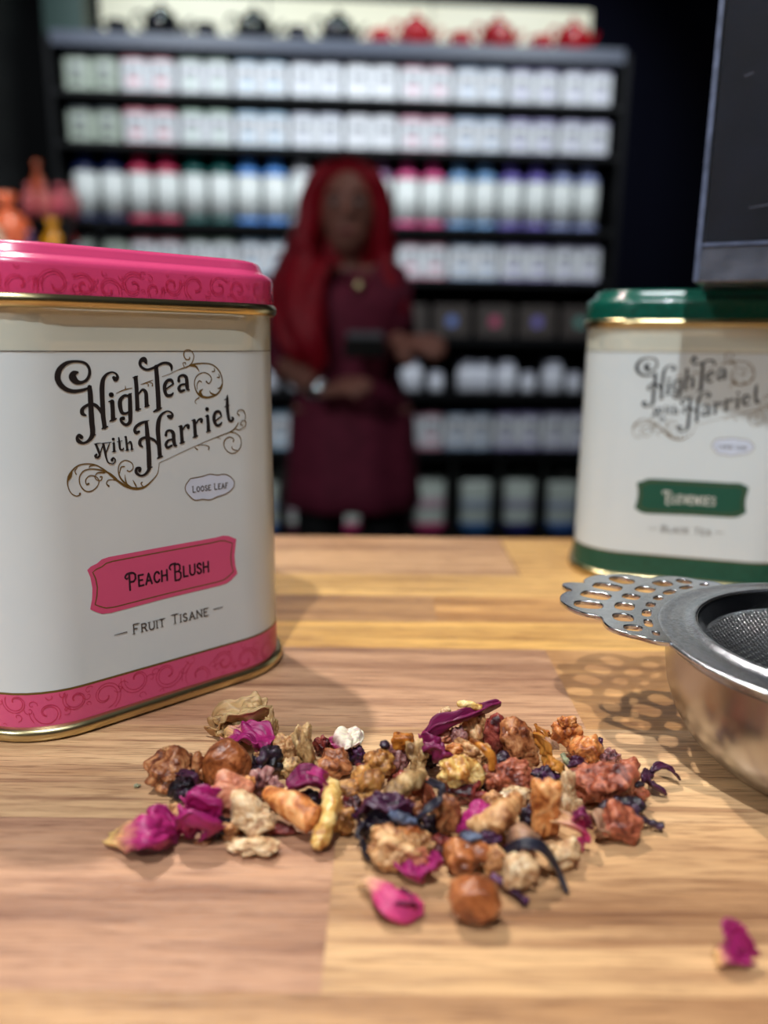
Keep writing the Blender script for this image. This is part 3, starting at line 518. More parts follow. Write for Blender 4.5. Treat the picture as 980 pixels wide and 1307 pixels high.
def hole(a, r, dr, dt, tilt=0, sq=.75):
    cx, cy = pol(a, r); th = AX+radians(a+tilt); P = []
    for i in range(20):
        t = 2*pi*i/20; u = dr/1000*math.copysign(abs(cos(t))**sq, cos(t)); v = dt/1000*math.copysign(abs(sin(t))**sq, sin(t))
        P.append((cx+u*cos(th)-v*sin(th), cy+u*sin(th)+v*cos(th)))
    poly(P)
for sg in (1, -1):
    hole(sg*4.3, 64.9, 4.5, 3.6, sg*-4, .7); hole(sg*12.6, 65.0, 4.2, 3.5, sg*10, .8)
    hole(sg*9.7, 55.6, 2.9, 3.5, 0, .75); hole(sg*19.4, 55.4, 2.9, 3.3, sg*10, .8); hole(sg*27.3, 53.6, 2.6, 2.4, 0, .85)
    hole(sg*4.2, 49.5, 1.5, 2.3, 0, .8); hole(sg*13.0, 49.5, 1.5, 3.2, 0, .8); hole(sg*22.4, 49.2, 1.4, 3.0, 0, .8); hole(sg*30.8, 48.6, 1.2, 1.8, 0, .9)
hole(0, 56.0, 2.7, 2.8, 0, .8)
tmp = bpy.data.objects.new('tmp_lace', cu); C.objects.link(tmp)
dg = bpy.context.evaluated_depsgraph_get(); me = bpy.data.meshes.new_from_object(tmp.evaluated_get(dg)); bpy.data.objects.remove(tmp)
me.materials.clear(); me.materials.append(steel); me.name = 'lace_handle'
ho = bpy.data.objects.new('lace_handle', me); C.objects.link(ho); ho.parent = st; ho.location = (0, 0, .0007)
for p in me.polygons: p.use_smooth = True
smooth_by_angle(ho, 30)

# ------------------------------------------------------------------ the spilled fruit tea
CM = {'brown': chunk_mat('dried_apple_brown', (170, 104, 62), (96, 44, 24), (222, 164, 112), .3),
      'rust': chunk_mat('dried_fruit_rust', (172, 92, 66), (96, 40, 30), (214, 140, 106), .28),
      'tan': chunk_mat('dried_apple_tan', (206, 150, 96), (140, 84, 46), (238, 198, 146), .45),
      'cream': chunk_mat('dried_apple_cream', (226, 190, 142), (172, 120, 80), (246, 226, 190), .45),
      'ochre': chunk_mat('dried_peel_ochre', (170, 112, 54), (98, 56, 24), (214, 164, 92), .3),
      'orange': chunk_mat('dried_apple_orange', (214, 134, 70), (146, 72, 34), (244, 188, 126), .32),
      'amber': chunk_mat('amber_fruit', (176, 104, 34), (112, 56, 14), (220, 152, 64), .22, sss=.3),
      'yellow': chunk_mat('yellow_fruit', (226, 184, 104), (180, 118, 54), (248, 224, 160), .25, bump=.2),
      'nut': chunk_mat('hazelnut_brown', (168, 96, 50), (112, 56, 26), (206, 138, 88), .34, 160, .3),
      'raisin': chunk_mat('dark_red_fruit', (122, 44, 40), (58, 18, 22), (176, 92, 78), .25),
      'mauve': chunk_mat('mauve_fruit', (150, 96, 92), (84, 46, 50), (202, 156, 146), .35),
      'pinkish': chunk_mat('salmon_fruit', (216, 138, 104), (160, 84, 60), (240, 184, 150), .4),
      'black': chunk_mat('black_hibiscus', (34, 24, 34), (14, 10, 18), (72, 46, 70), .32, sss=0),
      'purple': chunk_mat('purple_hibiscus', (70, 32, 66), (28, 14, 34), (116, 64, 110), .34, sss=.02),
      'leaf': chunk_mat('dried_leaf_tan', (176, 138, 88), (104, 72, 40), (218, 186, 134), .5),
      'slate': chunk_mat('slate_berry', (84, 96, 122), (44, 46, 62), (128, 144, 170), .35, sss=0),
      'sage': chunk_mat('sage_stem', (150, 152, 116), (96, 96, 70), (192, 192, 160), .5)}
PM = {'rose': petal_mat('rose_petal', (172, 36, 108), (240, 192, 120), .1, .42, (78, 10, 54)),
      'rose_full': petal_mat('rose_petal_magenta', (170, 34, 108), (190, 62, 122), 0, .12, (74, 8, 52)),
      'rose_dark': petal_mat('rose_petal_wine', (120, 22, 74), (150, 40, 90), 0, .2, (54, 6, 36)),
      'rose_pink': petal_mat('rose_petal_pink', (206, 62, 118), (246, 204, 150), .16, .5, (130, 20, 80)),
      'rose_white': petal_mat('rose_petal_white', (236, 224, 196), (176, 44, 110), .12, .35, (190, 120, 150)),
      'hib': petal_mat('hibiscus_strip', (32, 20, 32), (50, 24, 44), 0, .2, (16, 10, 20), .32),
      'hib_purple': petal_mat('hibiscus_purple', (72, 28, 58), (52, 20, 46), 0, .3, (24, 10, 26), .34),
      'hib_blue': petal_mat('hibiscus_slate', (38, 38, 52), (30, 26, 38), 0, .3, (14, 12, 20), .3),
      'shell': petal_mat('husk_striped', (176, 134, 104), (120, 78, 66), 0, .4, (88, 50, 48), .4),
      'flake': petal_mat('amber_flake', (198, 134, 58), (168, 98, 34), 0, .5, (120, 64, 20), .25),
      'leafs': petal_mat('tan_leaf_sheet', (204, 168, 116), (160, 116, 70), 0, .5, (96, 64, 38), .5)}
GRP = 'loose fruit tea spilled on the counter'
def ico(n):
    bm = bmesh.new(); bmesh.ops.create_icosphere(bm, subdivisions=n, radius=1); v = [x.co.copy() for x in bm.verts]; f = [tuple(q.index for q in x.verts) for x in bm.faces]; bm.free(); return v, f
ICO = {4: ico(4), 5: ico(5)}
cnt = [0]
def chunk(P, mat, label, name='dried_apple_piece', cat='dried fruit', lump=.28, wr=.09, box=0., tilt=0, rz=0, lobes=0, point=0):
    """a shrivelled lump: P = centre and size (x, y, z)"""
    cnt[0] += 1; sd = cnt[0]; x, y, z, a, b, c = P
    rnd = random.Random(sd*13+1); V, Fc = ICO[5 if a > .011 else 4]
    o1 = Vector((sd*3.7, sd*1.9, sd*5.3)); vs = []; ridge = []
    RT = Matrix.Rotation(rnd.uniform(0, 6), 3, 'Y') @ Matrix.Rotation(rnd.uniform(0, 6), 3, 'X')
    L = [(Vector((rnd.uniform(-1, 1), rnd.uniform(-.6, .6), rnd.uniform(-.8, 1))).normalized(), rnd.uniform(.2, .42)) for _ in range(lobes)]
    for p in V:
        q = p.copy()
        if box:
            mx = max(abs(q.x), abs(q.y), abs(q.z)); q = q.lerp(q/mx*.82, box)
        r = 1+lump*noise.noise(p*1.35+o1)*1.8+lump*.5*noise.noise(p*2.5+o1)
        for dv, am in L:
            dt = max(0, p.dot(dv)); r += am*dt**7
        ps = RT @ p; ps = Vector((ps.x*.75, ps.y, ps.z*2.0)); wv = noise.noise(p*1.7+o1)
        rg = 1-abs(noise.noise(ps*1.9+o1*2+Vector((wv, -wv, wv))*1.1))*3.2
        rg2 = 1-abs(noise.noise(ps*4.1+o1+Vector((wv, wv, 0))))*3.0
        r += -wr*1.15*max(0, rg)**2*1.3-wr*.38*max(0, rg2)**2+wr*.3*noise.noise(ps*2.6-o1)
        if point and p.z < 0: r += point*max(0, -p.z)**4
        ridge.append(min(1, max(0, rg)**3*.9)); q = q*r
        vs.append(q)
    xs = [v.x for v in vs]; ys = [v.y for v in vs]; zs = [v.z for v in vs]
    cx, cy, cz = (max(xs)+min(xs))/2, (max(ys)+min(ys))/2, (max(zs)+min(zs))/2
    kx, ky, kz = a/(max(xs)-min(xs)), b/(max(ys)-min(ys)), c/(max(zs)-min(zs))
    R = Matrix.Rotation(radians(tilt), 3, 'Y') @ Matrix.Rotation(radians(rz), 3, 'Z')
    vs = [R @ Vector(((v.x-cx)*kx, (v.y-cy)*ky, (v.z-cz)*kz)) for v in vs]
    lo = min(v.z for v in vs); zz = max(z, T-lo+.00005)
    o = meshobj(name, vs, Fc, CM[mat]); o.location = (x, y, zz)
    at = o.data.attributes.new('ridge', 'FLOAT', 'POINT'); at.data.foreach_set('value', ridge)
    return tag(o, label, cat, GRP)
def stalk(pts, rad, mat, label, name='dried_fruit_strip', cat='dried fruit', flat=1.0, nz=.5):
    cnt[0] += 1; Q = catmull(pts, 8); rr = catmull([(r/1000, 0) for r in rad], 8); c0 = Vector(Q[len(Q)//2])
    rr = [max(1e-4, r[0]) for r in rr]; lo = min(q[2]-r*max(flat, .4) for q, r in zip(Q, rr)); dz = max(0, T-lo+.0001)
    mb = MB().tube([Vector(q)-c0 for q in Q], rr, n=20, flat=flat, nz=nz, seed=cnt[0]); o = mb.build(name, CM[mat]); o.location = c0+Vector((0, 0, dz))
    zmin = min(v[2] for v in mb.v)
    if o.location.z+zmin < T: o.location.z = T-zmin+.00005
    return tag(o, label, cat, GRP)
def petal(pts, wid, mat, label, name='rose_petal', cat='petal', curl=1.2, crump=.25, side=(0, 1, 0), twist=0, thick=.0004, folds=0, seg=(40, 28)):
    """a curled sheet along a spine; wid = half widths (mm); curl = edge curl in radians"""
    cnt[0] += 1; sd = cnt[0]; n, m = seg; Q = catmull(pts, 10); WQ = catmull([(x/1000, 0) for x in wid], 10)
    def at(L, t): f = t*(len(L)-1); i = min(int(f), len(L)-2); f -= i; return Vector([L[i][k]+(L[i+1][k]-L[i][k])*f for k in range(len(L[0]))])
    vs = []; uv = []; fs = []; c0 = at(Q, .5); av = sum(wid)/len(wid)/1000
    for i in range(n+1):
        t = i/n; p = at(Q, t); tg = (at(Q, min(1, t+.03))-at(Q, max(0, t-.03))).normalized(); w0 = max(at(WQ, t)[0], .00005)
        s = Vector(side); s = (s-tg*s.dot(tg)).normalized(); nn = tg.cross(s).normalized()
        if nn.z < 0: nn = -nn
        if twist: R = Matrix.Rotation(twist*(t-.5), 3, tg); s = R @ s; nn = R @ nn
        for j in range(m+1):
            u = 2*j/m-1; an = u*curl
            if abs(curl) > .05: x = sin(an)/curl; h = (1-cos(an))/curl
            else: x = u; h = 0
            cr = crump*av*(noise.noise(Vector((t*3.5+sd, u*1.6, sd*.7)))*1.6+noise.noise(Vector((t*8+sd, u*4, 3)))*.7+noise.noise(Vector((t*6+sd, u*11, 8)))*.55)
            if folds: cr += folds*av*sin(u*7+t*2.0)*.35
            edge = 1+.12*noise.noise(Vector((t*9, sd, u)))
            vs.append(p-c0+s*x*w0*edge+nn*(h*w0+cr)); uv.append((t, j/m))
    for i in range(n):
        for j in range(m): a = i*(m+1)+j; fs.append((a, a+1, a+m+2, a+m+1))
    o = meshobj(name, vs, fs, PM[mat], uv=uv); md = o.modifiers.new('thickness', 'SOLIDIFY'); md.thickness = thick; md.offset = 0
    zmin = min(v.z for v in vs)-thick/2; o.location = c0
    if c0.z+zmin < T: o.location.z = T-zmin+.00005
    return tag(o, label, cat, GRP)
RF = 'dried_fruit_piece'
HB = ('black', 'hibiscus_piece', 'hibiscus'); BR = ('raisin', 'dried_fruit_piece', 'dried fruit')
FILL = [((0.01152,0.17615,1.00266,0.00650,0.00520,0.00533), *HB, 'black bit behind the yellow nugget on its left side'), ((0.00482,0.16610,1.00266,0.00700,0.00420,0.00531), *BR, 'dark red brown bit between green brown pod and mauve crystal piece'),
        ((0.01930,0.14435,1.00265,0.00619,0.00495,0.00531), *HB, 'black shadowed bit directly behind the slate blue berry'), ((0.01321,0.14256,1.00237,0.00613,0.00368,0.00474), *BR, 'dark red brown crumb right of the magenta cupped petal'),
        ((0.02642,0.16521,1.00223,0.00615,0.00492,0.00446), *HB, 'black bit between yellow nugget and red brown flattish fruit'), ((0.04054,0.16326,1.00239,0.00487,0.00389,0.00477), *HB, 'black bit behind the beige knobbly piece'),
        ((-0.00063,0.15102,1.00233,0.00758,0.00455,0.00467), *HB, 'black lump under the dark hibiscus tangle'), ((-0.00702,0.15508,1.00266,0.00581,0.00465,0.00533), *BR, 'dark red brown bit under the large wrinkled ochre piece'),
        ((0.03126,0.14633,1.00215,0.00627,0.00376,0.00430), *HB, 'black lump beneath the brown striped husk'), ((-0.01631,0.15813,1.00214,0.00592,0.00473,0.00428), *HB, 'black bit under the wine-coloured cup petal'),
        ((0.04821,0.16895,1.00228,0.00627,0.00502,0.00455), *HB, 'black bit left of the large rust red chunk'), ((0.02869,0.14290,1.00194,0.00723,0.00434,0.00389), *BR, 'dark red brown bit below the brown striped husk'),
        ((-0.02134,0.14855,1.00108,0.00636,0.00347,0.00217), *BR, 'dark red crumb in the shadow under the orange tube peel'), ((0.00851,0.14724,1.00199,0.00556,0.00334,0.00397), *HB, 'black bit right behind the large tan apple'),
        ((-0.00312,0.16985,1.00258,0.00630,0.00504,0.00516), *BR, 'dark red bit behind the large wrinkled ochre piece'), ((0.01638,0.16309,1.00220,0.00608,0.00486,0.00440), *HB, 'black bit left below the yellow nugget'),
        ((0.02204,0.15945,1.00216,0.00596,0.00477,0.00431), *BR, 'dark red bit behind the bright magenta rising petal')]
# back row, left to right
petal([(-0.04636,0.19065,1.001), (-0.04071,0.18845,1.005), (-0.03498,0.18717,1.008), (-0.03062,0.18833,1.007)], [1.5, 4, 5, 3.5], 'leafs', 'large crumpled tan dried leaf at the back left of the tea pile', 'dried_leaf', 'leaf', curl=1.0, crump=.6, folds=.5)
chunk((-0.02876,0.18399,1.00617,0.00404,0.00323,0.01233), 'leaf', 'dark tan upright shrivelled bit at the right end of the crumpled leaf', 'dried_leaf', 'leaf', wr=.2)
chunk((-0.03849,0.18871,1.00398,0.01335,0.00801,0.00796), 'leaf', 'tan inner fold filling the large crumpled leaf', 'dried_leaf', 'leaf', lump=.4, wr=.22, lobes=3)
petal([(-0.04087,0.18379,1.003), (-0.03747,0.18024,1.005), (-0.03314,0.17852,1.006), (-0.02916,0.17575,1.005)], [1, 4.4, 6.0, 4.5], 'rose', 'magenta rose petal with a pink tip leaning on the crumpled tan leaf', curl=1.1, crump=.5)
chunk((-0.02794,0.17017,1.00441,0.00965,0.00772,0.00882), 'black', 'black shrivelled hibiscus clump right of the big round brown fruit', 'hibiscus_piece', 'hibiscus', lump=.5, wr=.2, lobes=4)
chunk((-0.02953,0.17086,1.00609,0.00336,0.00202,0.00218), 'tan', 'tiny yellowish flake on top of the black hibiscus clump', wr=.15)
chunk((-0.03679,0.16617,1.00645,0.01189,0.00951,0.01289), 'nut', 'big smooth round brown fruit with a white speck on top', RF, lump=.08, wr=.025)
chunk((-0.03679,0.16759,1.00953,0.00165,0.00099,0.00107), 'cream', 'small white speck stuck on the big round brown fruit', 'fruit_crumb', 'crumb')
chunk((-0.04945,0.16596,1.00560,0.01435,0.01148,0.01119), 'brown', 'glossy brown lumpy dried apple at the far left of the pile', lump=.32, wr=.07, lobes=3)
chunk((-0.04352,0.16523,1.00508,0.00695,0.00556,0.01015), 'brown', 'brown lump between the glossy lumpy apple and the round fruit', lump=.3, wr=.1, tilt=20)
chunk((-0.05007,0.16695,1.00974,0.00451,0.00217,0.00147), 'tan', 'thin pale flake lying on the glossy brown lumpy apple', wr=.2)
chunk((-0.04525,0.16019,1.00408,0.00796,0.00637,0.00817), 'black', 'glossy black crinkled hibiscus lump in front of the lumpy brown apple', 'hibiscus_piece', 'hibiscus', lump=.45, wr=.22, lobes=4)
petal([(-0.04694,0.16163,1.007), (-0.04233,0.15778,1.008), (-0.0415,0.15943,1.003)], [1, 1.3, 1], 'hib_purple', 'mauve rim strip curling over the black lump at far left', 'hibiscus_strip', 'hibiscus', curl=.5)
chunk((-0.05832,0.16597,1.00051,0.00186,0.00111,0.00102), 'sage', 'tiny grey green crumb alone on the wood left of the pile', 'tea_crumb', 'crumb', wr=.2)
chunk((-0.04911,0.15160,1.00405,0.00455,0.00273,0.00211), 'purple', 'small dark purple bit behind the leftmost big rose petal', 'hibiscus_piece', 'hibiscus', wr=.2)
chunk((-0.04516,0.15142,1.00267,0.00531,0.00425,0.00534), 'tan', 'yellow crinkled bit between the two leftmost magenta petals', RF, wr=.2, lobes=2)
petal([(-0.05769,0.14453,1.001), (-0.05325,0.1429,1.005), (-0.0477,0.14129,1.008), (-0.04478,0.1432,1.006), (-0.04283,0.14631,1.002)], [1.5, 4.5, 6.2, 5.5, 3], 'rose', 'large magenta rose petal with a yellow base, leftmost of the pile', curl=-1.15, crump=.28, folds=.3)
petal([(-0.05379,0.14278,1.001), (-0.05034,0.14264,1.003), (-0.04579,0.14235,1.004), (-0.04321,0.14523,1.002)], [1, 2.5, 3, 1.5], 'rose_dark', 'folded wine-red petal lying under the leftmost big rose petal', curl=-1.0, crump=.3)
petal([(-0.04355,0.14926,1.003), (-0.04076,0.14509,1.004), (-0.03852,0.14406,1.004), (-0.03682,0.14642,1.002)], [3.0, 4.6, 4.6, 2.5], 'rose_full', 'crumpled magenta rose petal with folded centre in front of black lump', curl=1.7, crump=.8, folds=.9)
petal([(-0.04051,0.14749,1.008), (-0.03825,0.14658,1.009), (-0.03641,0.14832,1.006), (-0.0363,0.14883,1.003)], [1.5, 3.2, 3.4, 2], 'rose_full', 'upper crumpled magenta petal touching the salmon slab', curl=1.4, crump=.9, folds=.9)
chunk((-0.03790,0.14507,1.00067,0.00367,0.00218,0.00135), 'brown', 'small dark brown crumb on the wood below the crumpled magenta petal', 'tea_crumb', 'crumb', wr=.2, lump=.5)
chunk((-0.03434,0.14749,1.00242,0.00631,0.00505,0.00485), 'black', 'black hibiscus bit in the gap beneath the salmon slab', 'hibiscus_piece', 'hibiscus', lump=.4, wr=.2)
chunk((-0.03366,0.15303,1.00524,0.00955,0.00764,0.01048), 'pinkish', 'salmon orange wrinkled slab leaning in front of the round fruit', box=.75, lump=.15, wr=.12, tilt=24)
chunk((-0.03087,0.15712,1.00697,0.00507,0.00406,0.00394), 'orange', 'orange knob on top of the salmon slab', wr=.12, lobes=2)
chunk((-0.02766,0.16112,1.00452,0.00640,0.00512,0.00905), 'mauve', 'rough mauve grey crystalline bit above the cream popcorn-like piece', RF, lump=.45, wr=.2, lobes=4)
chunk((-0.02418,0.15965,1.00468,0.00397,0.00317,0.00536), 'mauve', 'small pinkish rough bit left of the wine-coloured cup petal', RF, lump=.4, wr=.22, lobes=3)
chunk((-0.02767,0.14833,1.00497,0.01041,0.00833,0.00994), 'cream', 'knobbly cream popcorn-like dried apple in the front left', lump=.35, wr=.1, lobes=9)
chunk((-0.02668,0.14201,1.00190,0.01150,0.00618,0.00380), 'cream', 'flat cream dried apple slice lying in front of the knobbly piece', lump=.3, wr=.15, lobes=2)
chunk((-0.03206,0.14615,1.00225,0.00405,0.00324,0.00450), 'tan', 'small brownish knob at the left of the flat cream slice', wr=.1)
stalk([(-0.02526,0.15503,1.006), (-0.02116,0.15055,1.007), (-0.01699,0.14811,1.006), (-0.0143,0.1463,1.005)], [1.6, 2.6, 3.0, 3.0], 'orange', 'glossy orange tube-shaped peel in the front left', 'dried_peel', nz=.25)
stalk([(-0.01096,0.1562,1.007), (-0.01055,0.15017,1.007), (-0.01091,0.14571,1.006), (-0.01196,0.144,1.004), (-0.01362,0.14209,1.002)], [2.0, 2.1, 1.7, 2.0, 1.5], 'yellow', 'curved smooth pale yellow stick standing in front', 'dried_peel', nz=.3)
petal([(-0.02091,0.1592,1.003), (-0.01872,0.15925,1.005), (-0.01617,0.15897,1.006), (-0.01311,0.15872,1.005)], [3, 4.8, 4.8, 3.4], 'rose_dark', 'wine-coloured cup-shaped petal with a magenta rim in mid left', curl=1.3, crump=.12)
petal([(-0.0158,0.15562,1.011), (-0.01357,0.15408,1.011), (-0.01251,0.15583,1.008), (-0.01358,0.15777,1.004)], [1.2, 1.8, 2.0, 1.2], 'rose_full', 'bright magenta rim petal curling right of the wine cup petal', curl=.9, crump=.15)
chunk((-0.01906,0.17314,1.00681,0.00637,0.00510,0.01362), 'leaf', 'frayed fibrous tan core piece standing at mid left', 'dried_apple_core', lump=.3, wr=.22, lobes=4)
chunk((-0.02375,0.17791,1.00428,0.00742,0.00594,0.00856), 'tan', 'tan chunk with dark edge left of the frayed core piece', lump=.35, wr=.12)
chunk((-0.02173,0.17074,1.00288,0.00632,0.00506,0.00576), 'leaf', 'tan fibrous lump below the frayed core piece', lump=.3, wr=.2)
chunk((-0.01543,0.18042,1.00318,0.00487,0.00389,0.00636), 'raisin', 'dark maroon shrivelled bit right of the frayed core piece', RF, lump=.4, wr=.2)
petal([(-0.01247,0.17842,1.005), (-0.01044,0.17775,1.008), (-0.00732,0.17861,1.008), (-0.00452,0.17812,1.007)], [2, 3.8, 3.8, 1.2], 'rose_white', 'white rose petal streaked with magenta at the back of the pile', curl=-1.0, crump=.5)
chunk((-0.01018,0.18011,1.00342,0.00663,0.00398,0.00284), 'rust', 'small red brown strip beneath the white rose petal', RF, wr=.12)
chunk((-0.00628,0.17778,1.00260,0.00481,0.00385,0.00520), 'purple', 'round dark purple shrivelled berry below the white rose petal', 'dried_berry', lump=.2, wr=.25)
chunk((-0.01145,0.17180,1.00364,0.00932,0.00745,0.00729), 'brown', 'brown dried apple with a pinkish top in mid left', lump=.3, wr=.08, lobes=3)
stalk([(-0.01652,0.17254,1.004), (-0.01395,0.16693,1.004), (-0.01037,0.16358,1.003)], [.5, .45, .5], 'leaf', 'thin pale stalk running down to the pale yellow stick', 'stem', 'stem', nz=.1)
chunk((-0.00488,0.15920,1.00520,0.01147,0.00917,0.01039), 'ochre', 'large wrinkled ochre brown piece right of the pale yellow stick', lump=.35, wr=.16, lobes=5)
chunk((-0.00046,0.16581,1.00690,0.00818,0.00654,0.00780), 'ochre', 'glossy ochre lump on the back of the large wrinkled ochre piece', lump=.35, wr=.12, lobes=3)
chunk((-0.00845,0.14907,1.00356,0.00598,0.00479,0.00712), 'ochre', 'flat ochre flake right beside the pale yellow stick foot', wr=.15, box=.4)
chunk((0.00369,0.16936,1.00610,0.00709,0.00567,0.00821), 'mauve', 'mauve pink crystalline piece under the amber block', RF, lump=.4, wr=.2, lobes=3)
chunk((0.00517,0.17057,1.01023,0.00585,0.00351,0.00446), 'amber', 'translucent amber block on top of the back of the pile', RF, box=.6, lump=.15, wr=.05)
stalk([(-0.00349,0.1686,1.005), (-0.00163,0.16987,1.007), (0.00063,0.16933,1.009), (0.0008,0.16872,1.011)], [.7, .8, .8, 1.1], 'black', 'thin black curled strip sticking up left of the amber block', 'hibiscus_strip', 'hibiscus')
chunk((0.00856,0.16831,1.00719,0.00580,0.00464,0.01039), 'leaf', 'frayed pinkish tan fibres behind the green brown pod', 'dried_apple_core', lump=.4, wr=.25, lobes=4)
stalk([(0.0007,0.15038,1.007), (0.00307,0.15146,1.009), (0.00619,0.15359,1.01), (0.00949,0.15747,1.01)], [1.6, 2.2, 2.2, 1.2], 'leaf', 'curled green brown pod lying diagonally in the middle', 'dried_pod', nz=.45)
chunk((0.00929,0.15816,1.00443,0.00669,0.00535,0.00886), 'rust', 'glossy red brown piece inside the arching black strip', RF, lump=.3, wr=.14)
chunk((0.00669,0.15410,1.00269,0.00732,0.00439,0.00538), 'brown', 'flat brown piece under the end of the green brown pod', wr=.12)
petal([(-0.00504,0.14869,1.005), (-0.00198,0.14708,1.008), (0.00201,0.14563,1.009), (0.00632,0.14555,1.008)], [1.5, 2.8, 3, 2], 'hib_purple', 'purple hibiscus strip at the left of the black tangle', 'hibiscus_strip', 'hibiscus', curl=.9, crump=.7, folds=.8)
petal([(-0.0039,0.14504,1.003), (-0.00126,0.14452,1.006), (0.00268,0.14367,1.007), (0.008,0.14452,1.005)], [1.4, 2.6, 2.8, 1.6], 'hib', 'black crinkled hibiscus strip lowest in the dark tangle', 'hibiscus_strip', 'hibiscus', curl=1.2, crump=.8, folds=.9)
petal([(-0.00325,0.14503,1.006), (-0.00413,0.14167,1.005), (-0.00376,0.14037,1.003), (-0.00211,0.13914,1.001)], [1.0, 1.8, 1.8, 1.0], 'hib_blue', 'broad slate black tail hanging from the dark tangle', 'hibiscus_strip', 'hibiscus', curl=.6, crump=.2)
stalk([(0.002,0.14397,1.009), (0.00421,0.14036,1.01), (0.0071,0.14029,1.009)], [.7, 1.1, .7], 'slate', 'slate grey glossy strip across the dark tangle', 'hibiscus_strip', 'hibiscus')
petal([(0.01039,0.1543,1.01), (0.01248,0.14968,1.011), (0.0123,0.14656,1.01), (0.00987,0.14411,1.009), (0.00762,0.1443,1.007)], [.8, 1.3, 1.4, 1.4, .8], 'hib_blue', 'arching slate black strip in the middle of the pile', 'hibiscus_strip', 'hibiscus', curl=.8, crump=.2)
chunk((0.01460,0.14870,1.00524,0.00596,0.00477,0.01048), 'brown', 'brown cube-like piece right of the arching slate strip', box=.4, lump=.25, wr=.14)
chunk((0.01182,0.14919,1.00258,0.00562,0.00450,0.00516), 'black', 'black hollow bit below the arching slate strip', 'hibiscus_piece', 'hibiscus', lump=.4, wr=.2)
chunk((0.01873,0.16237,1.00715,0.01164,0.00931,0.00830), 'yellow', 'smooth yellow nugget on a brown underside in the middle', RF, lump=.3, wr=.04, lobes=4)
chunk((0.01922,0.16056,1.00343,0.00878,0.00703,0.00686), 'raisin', 'dark red brown lump beneath the yellow nugget', RF, lump=.3, wr=.1)
petal([(0.01063,0.17611,1.007), (0.01424,0.17592,1.011), (0.02014,0.17711,1.013), (0.02576,0.18142,1.013), (0.03041,0.18344,1.014)], [1.2, 2.4, 2.4, 2.0, .7], 'rose_dark', 'long twisted magenta petal reaching highest at the back', curl=1.3, crump=.5, folds=.6, twist=.6)
petal([(0.00872,0.17276,1.008), (0.0116,0.16956,1.009), (0.01457,0.16847,1.008), (0.01753,0.16741,1.007)], [2.0, 3.2, 3.4, 1.6], 'rose_dark', 'dark wine petal lying below the long twisted petal', curl=.8, crump=.7, folds=.7)
chunk((0.01519,0.17717,1.00819,0.00563,0.00450,0.00438), 'pinkish', 'pinkish bit in the fold of the long twisted petal', RF, lump=.3, wr=.15)
chunk((0.01921,0.17613,1.00881,0.00474,0.00379,0.00562), 'mauve', 'grey mauve striped bit under the long twisted petal', RF, lump=.3, wr=.25)
stalk([(0.01931,0.1816,1.015), (0.02207,0.18123,1.015), (0.02529,0.18115,1.014)], [.7, .9, .8], 'yellow', 'pale yellow stick topmost behind the long twisted petal', 'stem', 'stem')
chunk((0.01624,0.18209,1.01189,0.00354,0.00283,0.00378), 'cream', 'small cream curl at the back left of the topmost stick', wr=.15)
chunk((0.02153,0.18264,1.01145,0.00665,0.00399,0.00290), 'orange', 'orange flake directly under the topmost stick', wr=.1)
chunk((0.02423,0.18050,1.00823,0.00925,0.00740,0.01046), 'tan', 'tan chunk with deep folds left of the dark red fruit', lump=.35, wr=.16, lobes=2)
chunk((0.02131,0.17283,1.00599,0.01189,0.00713,0.00798), 'tan', 'broad tan brown wrinkled piece behind the yellow nugget', lump=.3, wr=.16)
chunk((0.01760,0.16915,1.00951,0.00456,0.00274,0.00302), 'orange', 'small orange splinter behind the yellow nugget', wr=.1)
stalk([(0.02121,0.16703,1.013), (0.02356,0.16347,1.013), (0.02556,0.16281,1.011), (0.02581,0.16244,1.008)], [.5, .9, 1.1, .9], 'amber', 'curved orange brown rind strip in the middle top', 'dried_peel', nz=.2)
chunk((0.02873,0.17706,1.00885,0.00649,0.00519,0.01169), 'raisin', 'glossy dark red wrinkled fruit at the back', RF, lump=.12, wr=.1)
chunk((0.03382,0.17332,1.00841,0.00892,0.00713,0.01482), 'brown', 'long brown wrinkled slab leaning right of the dark red fruit', box=.3, lump=.15, wr=.15, tilt=-18)
chunk((0.03297,0.17836,1.01100,0.00478,0.00287,0.00199), 'cream', 'thin cream edge on top of the long brown slab', wr=.1)
chunk((0.02988,0.16236,1.00648,0.01245,0.00747,0.00896), 'rust', 'red brown flattish wrinkled fruit in the middle right', RF, lump=.28, wr=.14)
chunk((0.02952,0.17079,1.00558,0.00631,0.00505,0.00517), 'black', 'black bit between the dark red fruit and red brown fruit', 'hibiscus_piece', 'hibiscus', wr=.2)
petal([(0.03809,0.17778,1.009), (0.03877,0.17313,1.009), (0.03989,0.1721,1.006), (0.0404,0.17003,1.003)], [2, 3.2, 3.0, 2], 'flake', 'translucent amber flake standing right of the long brown slab', 'fruit_flake', 'dried fruit', curl=1.1, crump=.4, folds=.3)
chunk((0.04041,0.17929,1.00821,0.00569,0.00341,0.00242), 'orange', 'light orange crumbly top beside the amber flake', wr=.2)
petal([(0.03912,0.17266,1.008), (0.04098,0.1729,1.01), (0.0437,0.17427,1.008)], [1.4, 2.4, 1.6], 'shell', 'grey striped husk behind the amber flakes', 'husk', 'husk', curl=-1.3, crump=.2)
petal([(0.03896,0.16744,1.006), (0.04075,0.16759,1.008), (0.0431,0.16752,1.006), (0.04461,0.16838,1.003)], [1.8, 3.2, 3.0, 1.5], 'flake', 'second amber flake bending over toward the sage stem', 'fruit_flake', 'dried fruit', curl=-1.0, crump=.3)
